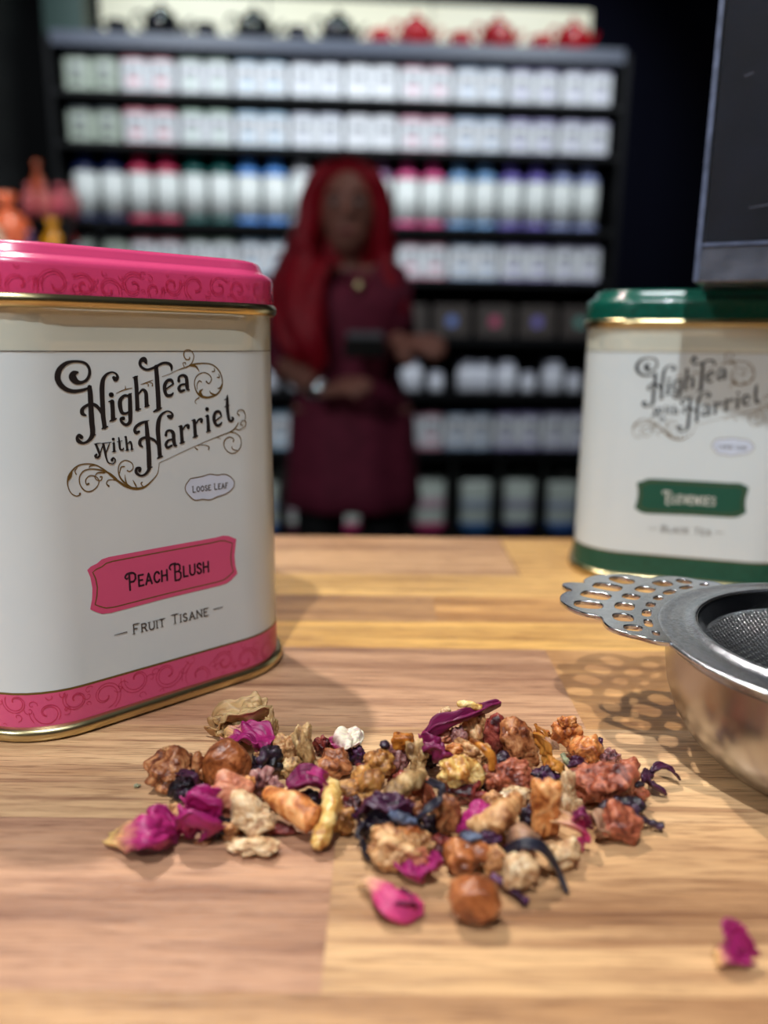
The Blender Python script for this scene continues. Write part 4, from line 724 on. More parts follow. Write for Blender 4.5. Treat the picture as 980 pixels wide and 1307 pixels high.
chunk((0.03911,0.16582,1.00408,0.00821,0.00492,0.00616), 'purple', 'purple black shrivelled clump above the golden wrinkled block', 'hibiscus_piece', 'hibiscus', lump=.4, wr=.25, lobes=4)
chunk((0.04774,0.18301,1.00628,0.00849,0.00679,0.00855), 'orange', 'orange brown twisted piece at the back right', lump=.35, wr=.14, lobes=3)
chunk((0.04771,0.18209,1.00986,0.00532,0.00319,0.00371), 'orange', 'pale orange frill on top of the orange brown twisted piece', wr=.15, lobes=3)
chunk((0.05185,0.17788,1.00434,0.00960,0.00768,0.00867), 'orange', 'bumpy orange frilled piece right of the twisted piece', lump=.35, wr=.12, lobes=7)
chunk((0.05531,0.18046,1.00445,0.00354,0.00283,0.00491), 'purple', 'dark purple bit behind the bumpy orange piece', 'hibiscus_piece', 'hibiscus', wr=.2)
chunk((0.05804,0.17824,1.00245,0.00613,0.00491,0.00491), 'mauve', 'rough grey brown crumb behind the big rust chunk', RF, lump=.3, wr=.25, lobes=3)
stalk([(0.04432,0.17156,1.007), (0.04488,0.17039,1.006), (0.04642,0.16857,1.005), (0.04863,0.16958,1.004)], [.6, .7, .8, .6], 'sage', 'pale sage green stem between amber flake and rust chunk', 'stem', 'stem')
petal([(0.04507,0.16657,1.007), (0.04664,0.16561,1.008), (0.04928,0.16793,1.005)], [1.4, 2.0, 1.2], 'hib_purple', 'small purple petal bit beside the sage stem', 'hibiscus_strip', 'hibiscus', curl=.8, crump=.4)
chunk((0.05091,0.16024,1.00563,0.01669,0.01001,0.01126), 'rust', 'large glossy rust red wrinkled chunk at the right', RF, lump=.3, wr=.12, lobes=5)
chunk((0.05935,0.16861,1.00429,0.00708,0.00566,0.00659), 'rust', 'rust brown fold joined behind the large rust chunk', RF, lump=.3, wr=.12)
chunk((0.06011,0.16273,1.00215,0.00607,0.00364,0.00429), 'rust', 'small rust brown tail at the right of the large chunk', RF, lump=.3, wr=.1)
chunk((0.05915,0.16062,1.00570,0.00358,0.00211,0.00139), 'black', 'small black seed on the tail of the rust chunk', 'seed', 'seed', lump=.1, wr=.05)
petal([(0.06551,0.17089,1.003), (0.06366,0.16657,1.0035), (0.06466,0.16486,1.0025), (0.06759,0.16435,1.001)], [1.3, 1.6, 1.7, .9], 'hib_purple', 'dark purple hibiscus curl lying apart at the far right', 'hibiscus_strip', 'hibiscus', curl=.9, crump=.25)
petal([(0.0654,0.16853,1.004), (0.06808,0.16985,1.0045), (0.07083,0.16981,1.0035), (0.07248,0.16966,1.0015)], [.9, 1.5, 1.4, .8], 'hib_purple', 'purple hibiscus strip bending right from the far right curl', 'hibiscus_strip', 'hibiscus', curl=.9, crump=.25)
chunk((0.03566,0.14868,1.00703,0.00669,0.00535,0.01406), 'orange', 'golden wrinkled upright block right of centre', box=.55, lump=.14, wr=.13)
chunk((0.04188,0.15639,1.00596,0.00506,0.00404,0.01191), 'cream', 'beige knobbly pieces between the golden block and rust chunk', lump=.35, wr=.12, lobes=4)
chunk((0.04363,0.15616,1.00257,0.00468,0.00374,0.00514), 'cream', 'small beige knob in front of the beige knobbly piece', lump=.2, wr=.06)
chunk((0.02998,0.15860,1.00321,0.00829,0.00498,0.00642), 'cream', 'cream beige chunk below the red brown flattish fruit', lump=.35, wr=.1, lobes=4)
chunk((0.02534,0.15729,1.00280,0.00510,0.00408,0.00560), 'tan', 'small translucent beige bit right of the pink petal', wr=.1)
petal([(0.01637,0.14845,1.002), (0.01808,0.14652,1.006), (0.02039,0.14693,1.008), (0.02322,0.14812,1.008)], [1, 2.6, 3.4, 3.0], 'rose_full', 'bright magenta petal rising in the middle front', curl=-.8, crump=.35)
stalk([(0.01937,0.14581,1.005), (0.02233,0.14349,1.007), (0.02557,0.14385,1.009), (0.02937,0.14901,1.009)], [1.6, 2.4, 2.5, 1.8], 'tan', 'tan forked apple piece right of the bright magenta petal', 'dried_apple_piece', nz=.4)
chunk((0.02697,0.14807,1.00278,0.00744,0.00596,0.00555), 'tan', 'lower tan fork of the apple in front of centre', lump=.3, wr=.08)
chunk((0.03253,0.15175,1.00303,0.00456,0.00365,0.00605), 'black', 'black bit wedged left of the golden wrinkled block', 'hibiscus_piece', 'hibiscus', lump=.3, wr=.2)
petal([(0.02617,0.14205,1.004), (0.0272,0.1395,1.008), (0.02954,0.13862,1.009), (0.03226,0.14037,1.006)], [1.8, 3.2, 3.4, 2.0], 'shell', 'brown striped husk above the black pointed leaf', 'husk', 'husk', curl=-1.2, crump=.12)
petal([(0.02506,0.13713,1.005), (0.02763,0.13451,1.008), (0.03095,0.13408,1.008), (0.03365,0.13439,1.005), (0.03538,0.13371,1.002), (0.03646,0.13058,1.0006)], [.8, 1.6, 2.0, 2.0, 1.7, .4], 'hib_blue', 'black pointed hibiscus leaf draping toward the front', 'hibiscus_strip', 'hibiscus', curl=.7, crump=.14)
chunk((0.02734,0.13190,1.00469,0.00706,0.00565,0.00938), 'cream', 'cream yellow two-lobed piece below the black pointed leaf', lump=.4, wr=.08, lobes=3)
chunk((0.02302,0.13559,1.00344,0.00483,0.00386,0.00687), 'tan', 'small tan knob left of the cream two-lobed piece', lump=.25, wr=.08)
chunk((0.03775,0.13896,1.00310,0.00740,0.00592,0.00619), 'cream', 'pinkish cream piece right of the black pointed leaf', lump=.3, wr=.1, lobes=2)
petal([(0.0379,0.14836,1.005), (0.03937,0.14471,1.006), (0.04172,0.14459,1.005), (0.04276,0.14427,1.003), (0.04243,0.14368,1.0008)], [2.0, 2.2, 2.6, 2.0, 1.0], 'rose_pink', 'curled magenta petal between golden block and red slab', curl=1.2, crump=.2)
petal([(0.0408,0.14545,1.007), (0.0425,0.14455,1.008), (0.04399,0.14571,1.005)], [1.2, 1.8, 1.4], 'rose_dark', 'small dark petal curl on top of the curled magenta petal', curl=1.2, crump=.3)
chunk((0.05178,0.14811,1.00382,0.00930,0.00744,0.00763), 'rust', 'red brown slab tapering to the right below the rust chunk', RF, box=.3, lump=.25, wr=.1, tilt=22)
petal([(0.04534,0.1494,1.004), (0.04672,0.14872,1.006), (0.04715,0.14631,1.005), (0.04694,0.14823,1.001)], [1.6, 2.6, 2.6, 1.4], 'shell', 'mauve brown striped husk between magenta petal and red slab', 'husk', 'husk', curl=-1.3, crump=.3)
stalk([(0.04883,0.1535,1.004), (0.05286,0.15536,1.004), (0.05747,0.15545,1.004), (0.05833,0.15459,1.003)], [1.0, 1.3, 1.5, 1.3], 'black', 'black strip tucked under the front of the rust chunk', 'hibiscus_strip', 'hibiscus')
stalk([(0.05709,0.15424,1.004), (0.05496,0.15277,1.003), (0.05635,0.15164,1.003), (0.05913,0.15145,1.002), (0.06197,0.15097,1.0012)], [1.2, 1.3, .9, .7, 1.1], 'black', 'black knobbed twig pointing right below the rust tail', 'hibiscus_strip', 'hibiscus')
chunk((0.00300,0.13945,1.00412,0.01164,0.00931,0.00824), 'tan', 'large tan dried apple with an orange corner, front of the tangle', lump=.3, wr=.12, box=.3, lobes=3)
chunk((0.00586,0.14019,1.00689,0.00530,0.00318,0.00378), 'orange', 'orange corner lump on the large tan apple', wr=.08)
chunk((0.00932,0.14334,1.00250,0.00543,0.00434,0.00501), 'tan', 'small tan lump between the tan apple and magenta cup', wr=.12, lobes=3)
petal([(0.00426,0.13647,1.002), (0.0064,0.13462,1.002), (0.00919,0.1342,1.002), (0.01187,0.13355,1.005)], [3.0, 3.8, 3.8, 2.4], 'rose_full', 'magenta cupped petal in front of the large tan apple', curl=1.2, crump=.35)
chunk((0.00771,0.13685,1.00392,0.00486,0.00292,0.00383), 'pinkish', 'peach coloured curl inside the magenta cupped petal', wr=.08)
petal([(-0.00425,0.13126,1.002), (-0.00193,0.12918,1.004), (0.00077,0.12622,1.005), (0.00399,0.12458,1.004), (0.00762,0.12668,1.002)], [.9, 1.6, 3.4, 4.4, 3.0], 'rose_pink', 'pink rose petal with a cream tip in front of the pile', curl=-1.2, crump=.18)
petal([(0.00299,0.12456,1.003), (0.00458,0.12438,1.0035), (0.00637,0.12522,1.0025)], [1.8, 2.4, 1.6], 'rose_dark', 'dark folded tip under the pink front petal', curl=1.2, crump=.3)
chunk((0.01773,0.13752,1.00355,0.01012,0.00809,0.00709), 'nut', 'brown arched shiny piece above the front hazelnut-like fruit', RF, lump=.25, wr=.04, lobes=2)
chunk((0.01855,0.13888,1.00689,0.00455,0.00273,0.00177), 'slate', 'slate blue oval berry in the front centre', 'dried_berry', lump=.1, wr=.04)
chunk((0.02242,0.14111,1.00499,0.00498,0.00399,0.00399), 'purple', 'dark mauve bit right of the slate blue berry', 'hibiscus_piece', 'hibiscus', wr=.15)
stalk([(0.02217,0.13349,1.002), (0.02452,0.13146,1.0015), (0.02646,0.12924,1.0012), (0.02795,0.12739,1.001)], [.8, .7, .65, .9], 'purple', 'thin dark stalk pointing to the lower right in front', 'stem', 'stem', nz=.15)
chunk((0.01739,0.12341,1.00463,0.00984,0.00788,0.00925), 'nut', 'large smooth brown ribbed fruit foremost in the pile', RF, lump=.1, wr=.035, point=.25)
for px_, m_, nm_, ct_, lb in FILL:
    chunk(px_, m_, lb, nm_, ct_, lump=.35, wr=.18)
# fallen rose petal on its own
petal([(0.05832,0.11373,1.001), (0.05968,0.11335,1.002), (0.06158,0.11338,1.002), (0.06417,0.11347,1.001)], [1.5, 2.4, 2.4, 1.4], 'rose', 'lower fold of the lone rose petal near the right front', curl=1.0, crump=.2)
petal([(0.05925,0.11498,1.0075), (0.06058,0.11455,1.006), (0.06205,0.11418,1.0035), (0.0643,0.11425,1.0006)], [.8, 2.2, 2.6, 1.8], 'rose_full', 'lone magenta rose petal standing at the right front of the counter', curl=1.0, crump=.25, side=(1, .3, .2))

exec_bg = True
# ------------------------------------------------------------------ shelving wall
P0 = (-1.107,2.828,1.454); P1 = (0.8017,2.952,1.49)
AZ = math.atan(.065); 
def sh(x, dy, z): return (x*cos(AZ)-dy*sin(AZ), 2.9+x*sin(AZ)+dy*cos(AZ), z)
XA, XB = P0[0]/cos(AZ), P1[0]/cos(AZ)
def zr(p): return p[2]
ZB = {'top': (zr((-0.1764,2.889,2.046)), zr((-0.1763,2.889,2.089))), 1: (zr((-0.1768,2.889,1.895)), zr((-0.1767,2.889,1.912))), 2: (zr((-0.1771,2.888,1.735)), zr((-0.1771,2.888,1.753))), 3: (zr((-0.1778,2.888,1.482)), zr((-0.1777,2.888,1.503))),
      4: (zr((-0.1782,2.888,1.305)), zr((-0.1781,2.888,1.327))), 5: (zr((-0.1787,2.888,1.099)), zr((-0.1786,2.888,1.124))), 6: (zr((-0.1792,2.888,0.8972)), zr((-0.1791,2.888,0.9231))), 7: (zr((-0.1797,2.888,0.6743)), zr((-0.1796,2.888,0.707))), 8: (zr((-0.1806,2.888,0.3192)), zr((-0.1804,2.888,0.3848)))}
su = empty('shelving_unit', (0, 2.9, 0), AZ); tag(su, 'tall black shelving wall full of tea tins behind the person', 'shelving')
xm = (XA+XB)/2; wd = XB-XA+.01
for k, (lo, hi) in ZB.items():
    MB().box((xm, .13, (lo+hi)/2), (wd, .32, hi-lo)).build('shelf_board', black if k != 'top' else M('grey_shelf', (74, 80, 96), .5), su, False)
MB().box((xm, .30, 1.05), (wd, .02, 2.1)).build('back_panel', M('shelf_back', (22, 23, 30), .6), su, False)
for x in (XA-.018, XB+.018): MB().box((x, .14, (zr((-0.1763,2.889,2.075)))/2), (.02, .33, zr((-0.1763,2.889,2.075)))).build('side_panel', black, su, False)
MB().box((xm, .15, .2), (wd, .3, .4)).build('plinth', black, su, False)
# pale header panels behind the teapots
zt = ZB['top'][1]
for i in range(3):
    x0 = XA+.10+(XB-XA-.15)*i/3; x1 = XA+.10+(XB-XA-.15)*(i+1)/3
    o = MB().box((0, 0, 0), (x1-x0-.006, .02, .20), ch=.002).build('header_panel', M('header_cream', (222, 218, 192), .5, var=.03, nscale=6), None, False)
    o.location = sh((x0+x1)/2, .2, zt+.1); o.rotation_euler = (0, 0, AZ)
    tag(o, ['left pale cream header panel above the shelves, behind black teapots', 'middle pale cream header panel above the shelves', 'right pale cream header panel behind the red teapots'][i], 'panel', 'header panels on top of the shelving')
# small tin proto
def small_tin(hh, ww, c, dp=.07):
    t = empty('tea_tin'); r = .2*ww
    def rl(z, o): 
        out = []
        for cx, cy, a0 in ((ww/2-r, -dp/2+r, -pi/2), (ww/2-r, dp/2-r, 0), (-ww/2+r, dp/2-r, pi/2), (-ww/2+r, -dp/2+r, pi)):
            for i in range(4): a = a0+pi/2*i/3; out.append((cx+(r+o)*cos(a), cy+(r+o)*sin(a), z))
        return out
    def lf(pr, name, mat, cap=True):
        vs = []; fs = []
        for z, o in pr: vs += rl(z, o)
        m = 16
        for i in range(len(pr)-1):
            for j in range(m): k = (j+1) % m; fs.append((i*m+j, i*m+k, (i+1)*m+k, (i+1)*m+j))
        fs.append(tuple(range(m))[::-1]); fs.append(tuple((len(pr)-1)*m+j for j in range(m)))
        return MB().add(vs, fs).build(name, mat, t, True, 40)
    lf([(hh*.09, 0), (hh*.86, 0)], 'body', M('tin_sage', (176, 186, 172), .4) if c == (60, 66, 70) else M('tin_cream', (226, 228, 232), .4, var=.02))
    lf([(hh*.86, .001), (hh*.97, .001), (hh, -.006)], 'lid', M('tin_col_%d_%d_%d' % c, c, .35))
    lf([(0, .0008), (hh*.10, .0008)], 'bottom_band', M('tin_col_%d_%d_%d' % c, c, .35))
    MB().box((0, -dp/2-.0006, hh*.34), (ww*.46, .001, hh*.13)).build('name_label', M('tin_col_%d_%d_%d' % c, c, .35), t, False)
    MB().box((0, -dp/2-.0005, hh*.62), (ww*.5, .0008, hh*.16)).build('logo_print', M('tin_print', (120, 122, 130), .5), t, False)
    return t
COL = [((60, 66, 70), 'charcoal'), ((206, 60, 84), 'red'), ((142, 184, 156), 'pale green'), ((134, 186, 226), 'sky blue'), ((176, 180, 206), 'grey lilac'), ((212, 210, 222), 'off-white'),
       ((220, 120, 150), 'rose pink'), ((140, 170, 216), 'soft blue'), ((128, 116, 190), 'violet'), ((160, 156, 206), 'lilac')]
bayw = (XB-XA-.02)/10
ORD = ['leftmost', 'second', 'third', 'fourth', 'fifth', 'sixth', 'seventh', 'eighth', 'ninth', 'rightmost']
def row_tins(base, hh, rowname, ww=.088, dark=1):
    protos = {}
    for b in range(10):
        c = tuple(int(q*.6+220*.4) for q in COL[b][0]) if b else COL[b][0]
        for k in (0, 1):
            key = c
            if key not in protos: o = small_tin(hh, ww, c); protos[key] = o
            else: o = copy_tree(protos[key])
            o.location = sh(XA+.01+bayw*(b+.5)+(k-.5)*(ww+.003), .045, base); o.rotation_euler = (0, 0, AZ)
            tag(o, '%s tin of the %s pair, %s lid, on the %s' % ('left' if k == 0 else 'right', ORD[b], COL[b][1], rowname), 'tin', 'tea tins on the '+rowname)
row_tins(ZB[1][1], zr((-0.1764,2.889,2.034))-ZB[1][1], 'shelf below the teapots')
row_tins(ZB[2][1], zr((-0.1768,2.889,1.87))-ZB[2][1], 'second tin shelf')
row_tins(ZB[4][1], zr((-0.1778,2.888,1.453))-ZB[4][1], 'shelf under the canisters')
row_tins(ZB[7][1], zr((-0.1793,2.888,0.8451))-ZB[7][1], 'lowest tin shelf')
# tall canisters with domed coloured caps
def canister(hh, c):
    t = empty('tea_canister'); r = .043
    MB().lathe([(0, 0), (r, 0), (r, hh*.09)], n=20).build('base_band', M('cap_%d_%d_%d' % c, c, .3), t)
    MB().lathe([(r-.001, hh*.08), (r-.001, hh*.74)], n=20).build('body', M('canister_cream', (222, 226, 224), .4, var=.02), t)
    MB().lathe([(r, hh*.74), (r, hh*.80), (r*.86, hh*.84), (r*.60, hh*.87), (r*.56, hh*.97), (r*.46, hh), (0, hh)], n=20).build('cap', M('cap_%d_%d_%d' % c, c, .3), t)
    return t
CC = [((30, 40, 84), 'navy')]*2+[((204, 52, 92), 'red')]*2+[((28, 96, 92), 'teal')]*2+[((86, 148, 226), 'bright blue')]*2+[((190, 190, 196), 'silver')]*2+[((150, 110, 150), 'mauve')]*2+[((224, 82, 142), 'pink')]*2+[((124, 170, 220), 'pale blue')]*2+[((122, 108, 196), 'violet')]*2+[((146, 156, 206), 'blue grey')]*2
hh = zr((-0.1772,2.888,1.722))-ZB[3][1]; pr = {}
for i, (c, nm) in enumerate(CC):
    if c not in pr: o = canister(hh, c); pr[c] = o
    else: o = copy_tree(pr[c])
    o.location = sh(XA+.03+(XB-XA-.04)*(i+.3)/20, .05, ZB[3][1])
    tag(o, '%s tall cream tea canister of the %s-capped pair on the third shelf' % ('left' if i % 2 == 0 else 'right', nm), 'canister', 'tall capped canisters on the third shelf')
# kraft gift boxes
kr = {}
for i in range(12):
    c = [(110, 130, 190), (180, 80, 110), (120, 110, 180), (100, 150, 140)][i % 4]
    t = empty('gift_box', sh(XA+.07+(XB-XA-.1)*i/11.3, .06, ZB[5][1]), AZ); h5 = zr((-0.1783,2.888,1.237))-ZB[5][1]
    MB().box((0, 0, h5/2), (.135, .08, h5), ch=.003).build('box_body', M('kraft_board', (66, 58, 54), .6), t, False)
    MB().lathe([(0, 0), (.02, 0), (.02, .002), (0, .002)], n=16).build('sticker', M('stick_%d' % (i % 4), c, .5), t, False)
    s_ = t.children[-1]; s_.rotation_euler = (pi/2, 0, 0); s_.location = (0, -.0395, h5*.5)
    tag(t, '%s brown kraft gift box with a %s sticker on the dim fifth shelf' % (['leftmost', 'second', 'third', 'fourth', 'fifth', 'sixth', 'seventh', 'eighth', 'ninth', 'tenth', 'eleventh', 'rightmost'][i], ['blue', 'pink', 'violet', 'sea green'][i % 4]), 'gift box', 'kraft gift boxes on the fifth shelf')
# jars: large and small
jars = [(526, 14), (558, 9), (498, 9), (648, 14), (677, 9), (708, 14), (736, 9), (768, 12), (598, 13), (618, 13), (340, 14), (310, 9), (280, 14), (250, 9), (215, 13), (185, 13), (150, 14), (118, 9), (380, 13), (405, 9)]
jars = sorted(jars)
JX = [(-1.064,2.831,0.9227), (-0.9744,2.837,0.9233), (-0.8765,2.843,0.924), (-0.7922,2.849,0.9246), (-0.6935,2.855,0.9253), (-0.6086,2.86,0.9259), (-0.5233,2.866,0.9265), (-0.4378,2.872,0.9271), (-0.3232,2.879,0.9279), (-0.2512,2.884,0.9284), (0.01829,2.901,0.9302), (0.1001,2.907,0.9308), (0.1939,2.913,0.9315), (0.3117,2.92,0.9323), (0.3708,2.924,0.9327), (0.4597,2.93,0.9333), (0.546,2.935,0.9339), (0.6387,2.942,0.9346), (0.7226,2.947,0.9351), (0.819,2.953,0.9358)]
for i, ((px_, r_), p) in enumerate(zip(jars, JX)):
    big = r_ > 10; r = r_*.0030; h6 = .115 if big else .072
    t = empty('tea_jar', sh(p[0]/cos(AZ), .05, ZB[6][1]))
    MB().lathe([(0, 0), (r*.9, 0), (r, .006), (r, h6*.7), (r*.8, h6*.8)], n=20).build('jar_body', M('jar_white', (228, 230, 240), .25, var=.02), t)
    MB().lathe([(0, h6*.79), (r*.86, h6*.79), (r*.86, h6*.97), (r*.7, h6), (0, h6)], n=20).build('jar_lid', M('jar_lid', (196, 198, 214), .3), t)
    tag(t, '%s white lidded jar on the sixth shelf, number %s from the left end' % ('large' if big else 'small', ['one', 'two', 'three', 'four', 'five', 'six', 'seven', 'eight', 'nine', 'ten', 'eleven', 'twelve', 'thirteen', 'fourteen', 'fifteen', 'sixteen', 'seventeen', 'eighteen', 'nineteen', 'twenty'][i]), 'jar', 'white jars on the sixth shelf')
# pouches in open bins
BX = [(-1.108,2.828,0.4015), (-0.949,2.838,0.4008), (-0.7885,2.849,0.4), (-0.6269,2.859,0.3993), (-0.4642,2.87,0.3986), (-0.3153,2.88,0.3979), (-0.1503,2.89,0.3971), (0.02497,2.902,0.3963), (0.1771,2.912,0.3956), (0.358,2.923,0.3948), (0.5278,2.934,0.394), (0.702,2.946,0.3932)]
bc = [(96, 30, 60), (190, 60, 110), (60, 110, 170), (40, 40, 110), (70, 110, 180)]
bn = ['maroon', 'pink', 'blue', 'navy', 'steel blue']
for i, p in enumerate(BX):
    k = i % 5 if i < 7 else (i-7); X = p[0]/cos(AZ)
    hp = [.15, .21, .2, .2, .19][k]; wp = .125
    pos = sh(X, .03, ZB[8][1]); t = empty('tea_pouch', pos, AZ)
    def pouch(z0, z1, o=0):
        vs = []; fs = []; n = 16; rings = 8
        for a in range(rings+1):
            tt = a/rings; z = (z0+(z1-z0)*tt); gz = z/hp; th = .032*(1-gz*.9)+.002+o; wx = wp/2*(1-.06*sin(gz*pi))+o
            for q in range(n): an = 2*pi*q/n; vs.append((wx*math.copysign(abs(cos(an))**.5, cos(an)), th*sin(an), z))
        for a in range(rings):
            for q in range(n): j = (q+1) % n; fs.append((a*n+q, a*n+j, (a+1)*n+j, (a+1)*n+q))
        fs.append(tuple(range(n))[::-1]); fs.append(tuple(rings*n+q for q in range(n)))
        return MB().add(vs, fs)
    pouch(.002, hp).build('pouch_body', M('pouch_white', (206, 216, 206), .35, var=.05), t)
    pouch(.0, .035, .001).build('bottom_gusset', M('pouch_c%d' % k, bc[k], .4), t)
    pouch(hp*.42, hp*.62, .0012).build('pouch_label', M('pouch_l%d' % k, tuple(int(150+x*.25) for x in bc[k]), .5), t)
    tag(t, '%s-bottomed standing white tea pouch, %s bin on the bottom shelf' % (bn[k], ['first', 'second', 'third', 'fourth', 'fifth', 'sixth', 'seventh', 'eighth', 'ninth', 'tenth', 'eleventh', 'last'][i]), 'pouch', 'standing pouches on the bottom shelf')
    d = MB().box((X+.083, .10, (ZB[8][1]+ZB[7][0])/2), (.008, .24, ZB[7][0]-ZB[8][1])).build('bin_divider', M('divider_olive', (40, 42, 40), .6), su, False)
    d = MB().box((X, .16, (ZB[8][1]+ZB[7][0])/2), (.15, .01, (ZB[7][0]-ZB[8][1])*.98)).build('bin_back', M('bin_back_olive', (92, 96, 88), .6), su, False)

# teapots and cups on the very top
def teapot(c, r):
    t = empty('teapot'); m = M('glaze_%d_%d_%d' % c, c, .12, coat=1, var=.02)
    MB().lathe([(0, 0), (r*.6, 0), (r*.62, r*.08), (r*.95, r*.45), (r, r*.75), (r*.85, r*1.15), (r*.5, r*1.35), (r*.45, r*1.38)], n=28).build('pot_body', m, t)
    l = MB().lathe([(0, r*1.36), (r*.5, r*1.36), (r*.42, r*1.5), (r*.12, r*1.6), (r*.10, r*1.68)], n=20).build('pot_lid', m, t)
    MB().ball((0, 0, r*1.76), r*.15).build('lid_knob', m, l)
    MB().tube([(r*.8, 0, r*.55), (r*1.2, 0, r*.75), (r*1.4, 0, r*1.1), (r*1.62, 0, r*1.3)], [r*.24, r*.18, r*.12, r*.09], n=12).build('spout', m, t)
    MB().tube(catmull([(-r*.8, 0, r*1.15), (-r*1.3, 0, r*1.2), (-r*1.5, 0, r*.85), (-r*1.2, 0, r*.45), (-r*.85, 0, r*.4)], 5), r*.09, n=8).build('handle', m, t)
    return t
def teacup(c, r):
    t = empty('teacup'); m = M('glaze_%d_%d_%d' % c, c, .12, coat=1, var=.02)
    MB().lathe([(0, 0), (r*.5, 0), (r*.55, r*.1), (r*.9, r*.6), (r, r*1.25), (r*.95, r*1.25), (r*.82, r*.6), (0, r*.15)], n=24).build('cup_body', m, t)
    MB().tube(catmull([(-r*.9, 0, r*1.05), (-r*1.35, 0, r*1.0), (-r*1.35, 0, r*.5), (-r*.8, 0, r*.4)], 5), r*.1, n=8).build('handle', m, t)
    return t
BK = (14, 15, 20); RD = (168, 10, 24); 
tp = [((-0.7626,2.85,2.061), 1, BK, 'first'), ((-0.4545,2.87,2.066), 1, BK, 'second'), ((-0.171,2.889,2.07), 1, BK, 'third'), ((0.09475,2.906,2.074), 1, RD, 'first'), ((0.3774,2.925,2.078), 1, RD, 'second'), ((0.6418,2.942,2.081), 1, RD, 'third'),
      ((-0.9087,2.841,2.056), 0, BK, 'first'), ((-0.6157,2.86,2.061), 0, BK, 'second'), ((-0.308,2.88,2.066), 0, BK, 'third'), ((-0.02524,2.898,2.07), 0, RD, 'first'), ((0.2505,2.916,2.074), 0, RD, 'second'), ((0.5325,2.935,2.078), 0, RD, 'third')]
pro = {}
for p, kd, c, nth in tp:
    if (kd, c) not in pro: o = teapot(c, .062) if kd else teacup(c, .04); pro[(kd, c)] = o
    else: o = copy_tree(pro[(kd, c)])
    o.location = sh(p[0]/cos(AZ), .04, ZB['top'][1]); o.rotation_euler = (0, 0, AZ+.3)
    cn = 'black' if c == BK else 'red'
    tag(o, 'glossy %s %s on the top board, %s %s one from the left' % (cn, 'teapot' if kd else 'teacup', nth, cn), 'teapot' if kd else 'teacup', '%s %s on the top board' % (cn, 'teapots' if kd else 'teacups'))
# dark pillar and green box left of the shelves
o = MB().box((-1.36, 2.75, 1.25), (.30, .5, 2.5)).build('trim_1', M('pillar_black', (13, 14, 16), .6), None, False); o['kind'] = 'structure'
g = MB().box((0, 0, .11), (.13, .12, .22), ch=.004).build('storage_box', M('box_green', (16, 52, 46), .5), None, False)
g.location = sh(XA+.02, .1, zt); g.rotation_euler = (0, 0, AZ); tag(g, 'dark green box at the top left end of the shelving', 'box')
# small amber wall lamp at the right
wl = empty('wall_lamp', (1.32, 3.27, 2.14)); tag(wl, 'small round amber wall lamp on the navy wall at right', 'lamp')
MB().lathe([(0, 0), (.05, 0), (.05, .012), (0, .012)], n=20).build('back_plate', black, wl).rotation_euler = (pi/2, 0, 0)
MB().ball((0, -.05, 0), .026).build('bulb', M('amber_bulb', (255, 190, 130), .4, emit=2.2), wl)
MB().tube([(0, 0, 0), (0, -.03, 0)], .008, n=8).build('arm', black, wl)

# ------------------------------------------------------------------ sweets rack at the far left
rk = empty('display_rack', (-1.08, 1.98, 0)); tag(rk, 'black rack of bright wrapped sweets left of the shelving', 'rack')
for x in (-.34, .34):
    for y in (-.1, .1): MB().box((x, y, .69), (.02, .02, 1.39)).build('post', black, rk, False)
for z in (.4, .85, 1.22, 1.385): MB().box((0, 0 if z < 1.3 else .07, z), (.7, .24 if z < 1.3 else .09, .012)).build('rack_shelf', black, rk, False)
def bag(name, x, y, z, w_, h_, col, label, knob=True):
    t = empty(name, (x, y, z)); m = M('wrap_%d_%d_%d' % col, col, .3, var=.25, nscale=25)
    MB().ball((0, 0, h_*.42), (w_/2, w_*.36, h_*.42), 16, 10).build('bag_body', m, t)
    MB().lathe([(w_*.1, h_*.76), (w_*.07, h_*.84), (w_*.24, h_)], n=12).build('gathered_top', m, t)
    return tag(t, label, 'sweets', 'wrapped sweets on the rack')
for i, (px_, col, nm) in enumerate([((-0.8942,2.05,1.435), (196, 96, 106), 'leftmost'), ((-0.855,2.05,1.435), (206, 110, 114), 'second'), ((-0.8177,2.05,1.436), (210, 96, 118), 'third'), ((-0.7869,2.05,1.429), (168, 92, 104), 'rightmost')]):
    bag('sweet_bag', px_[0], 2.05, 1.3915, .042, .085, col, '%s pink wrapped sweet bag in the row of four on the upper rack' % nm)
bag('sweet_bag', (-0.8741,2.05,1.487)[0], 2.06, 1.392, .001+.04, .14, (150, 60, 20), 'tall rust orange bag behind the pink sweet bags')
bags = [((-0.8922,1.92,1.34), .12, .205, (240, 120, 80), 'large peach orange bag at the left end of the lower rack'), ((-0.8847,1.85,1.332), .06, .12, (226, 210, 190), 'small cream bag before the large peach bag'),
        ((-0.8352,1.9,1.338), .045, .12, (50, 54, 120), 'small navy bag right of the large peach bag'), ((-0.7884,1.92,1.341), .07, .15, (214, 150, 24), 'golden yellow bag in the middle of the lower rack'),
        ((-0.7826,2,1.352), .06, .16, (130, 16, 20), 'deep red bag behind and right of the golden bag'), ((-0.7252,1.9,1.34), .05, .09, (130, 170, 196), 'small light blue bag at the right of the lower rack'), ((-0.8946,2,1.351), .05, .13, (222, 110, 90), 'salmon bag between the peach and navy bags')]
for p, w_, h_, col, lb in bags: bag('sweet_bag', p[0], p[1], 1.2265, w_, h_, col, lb)

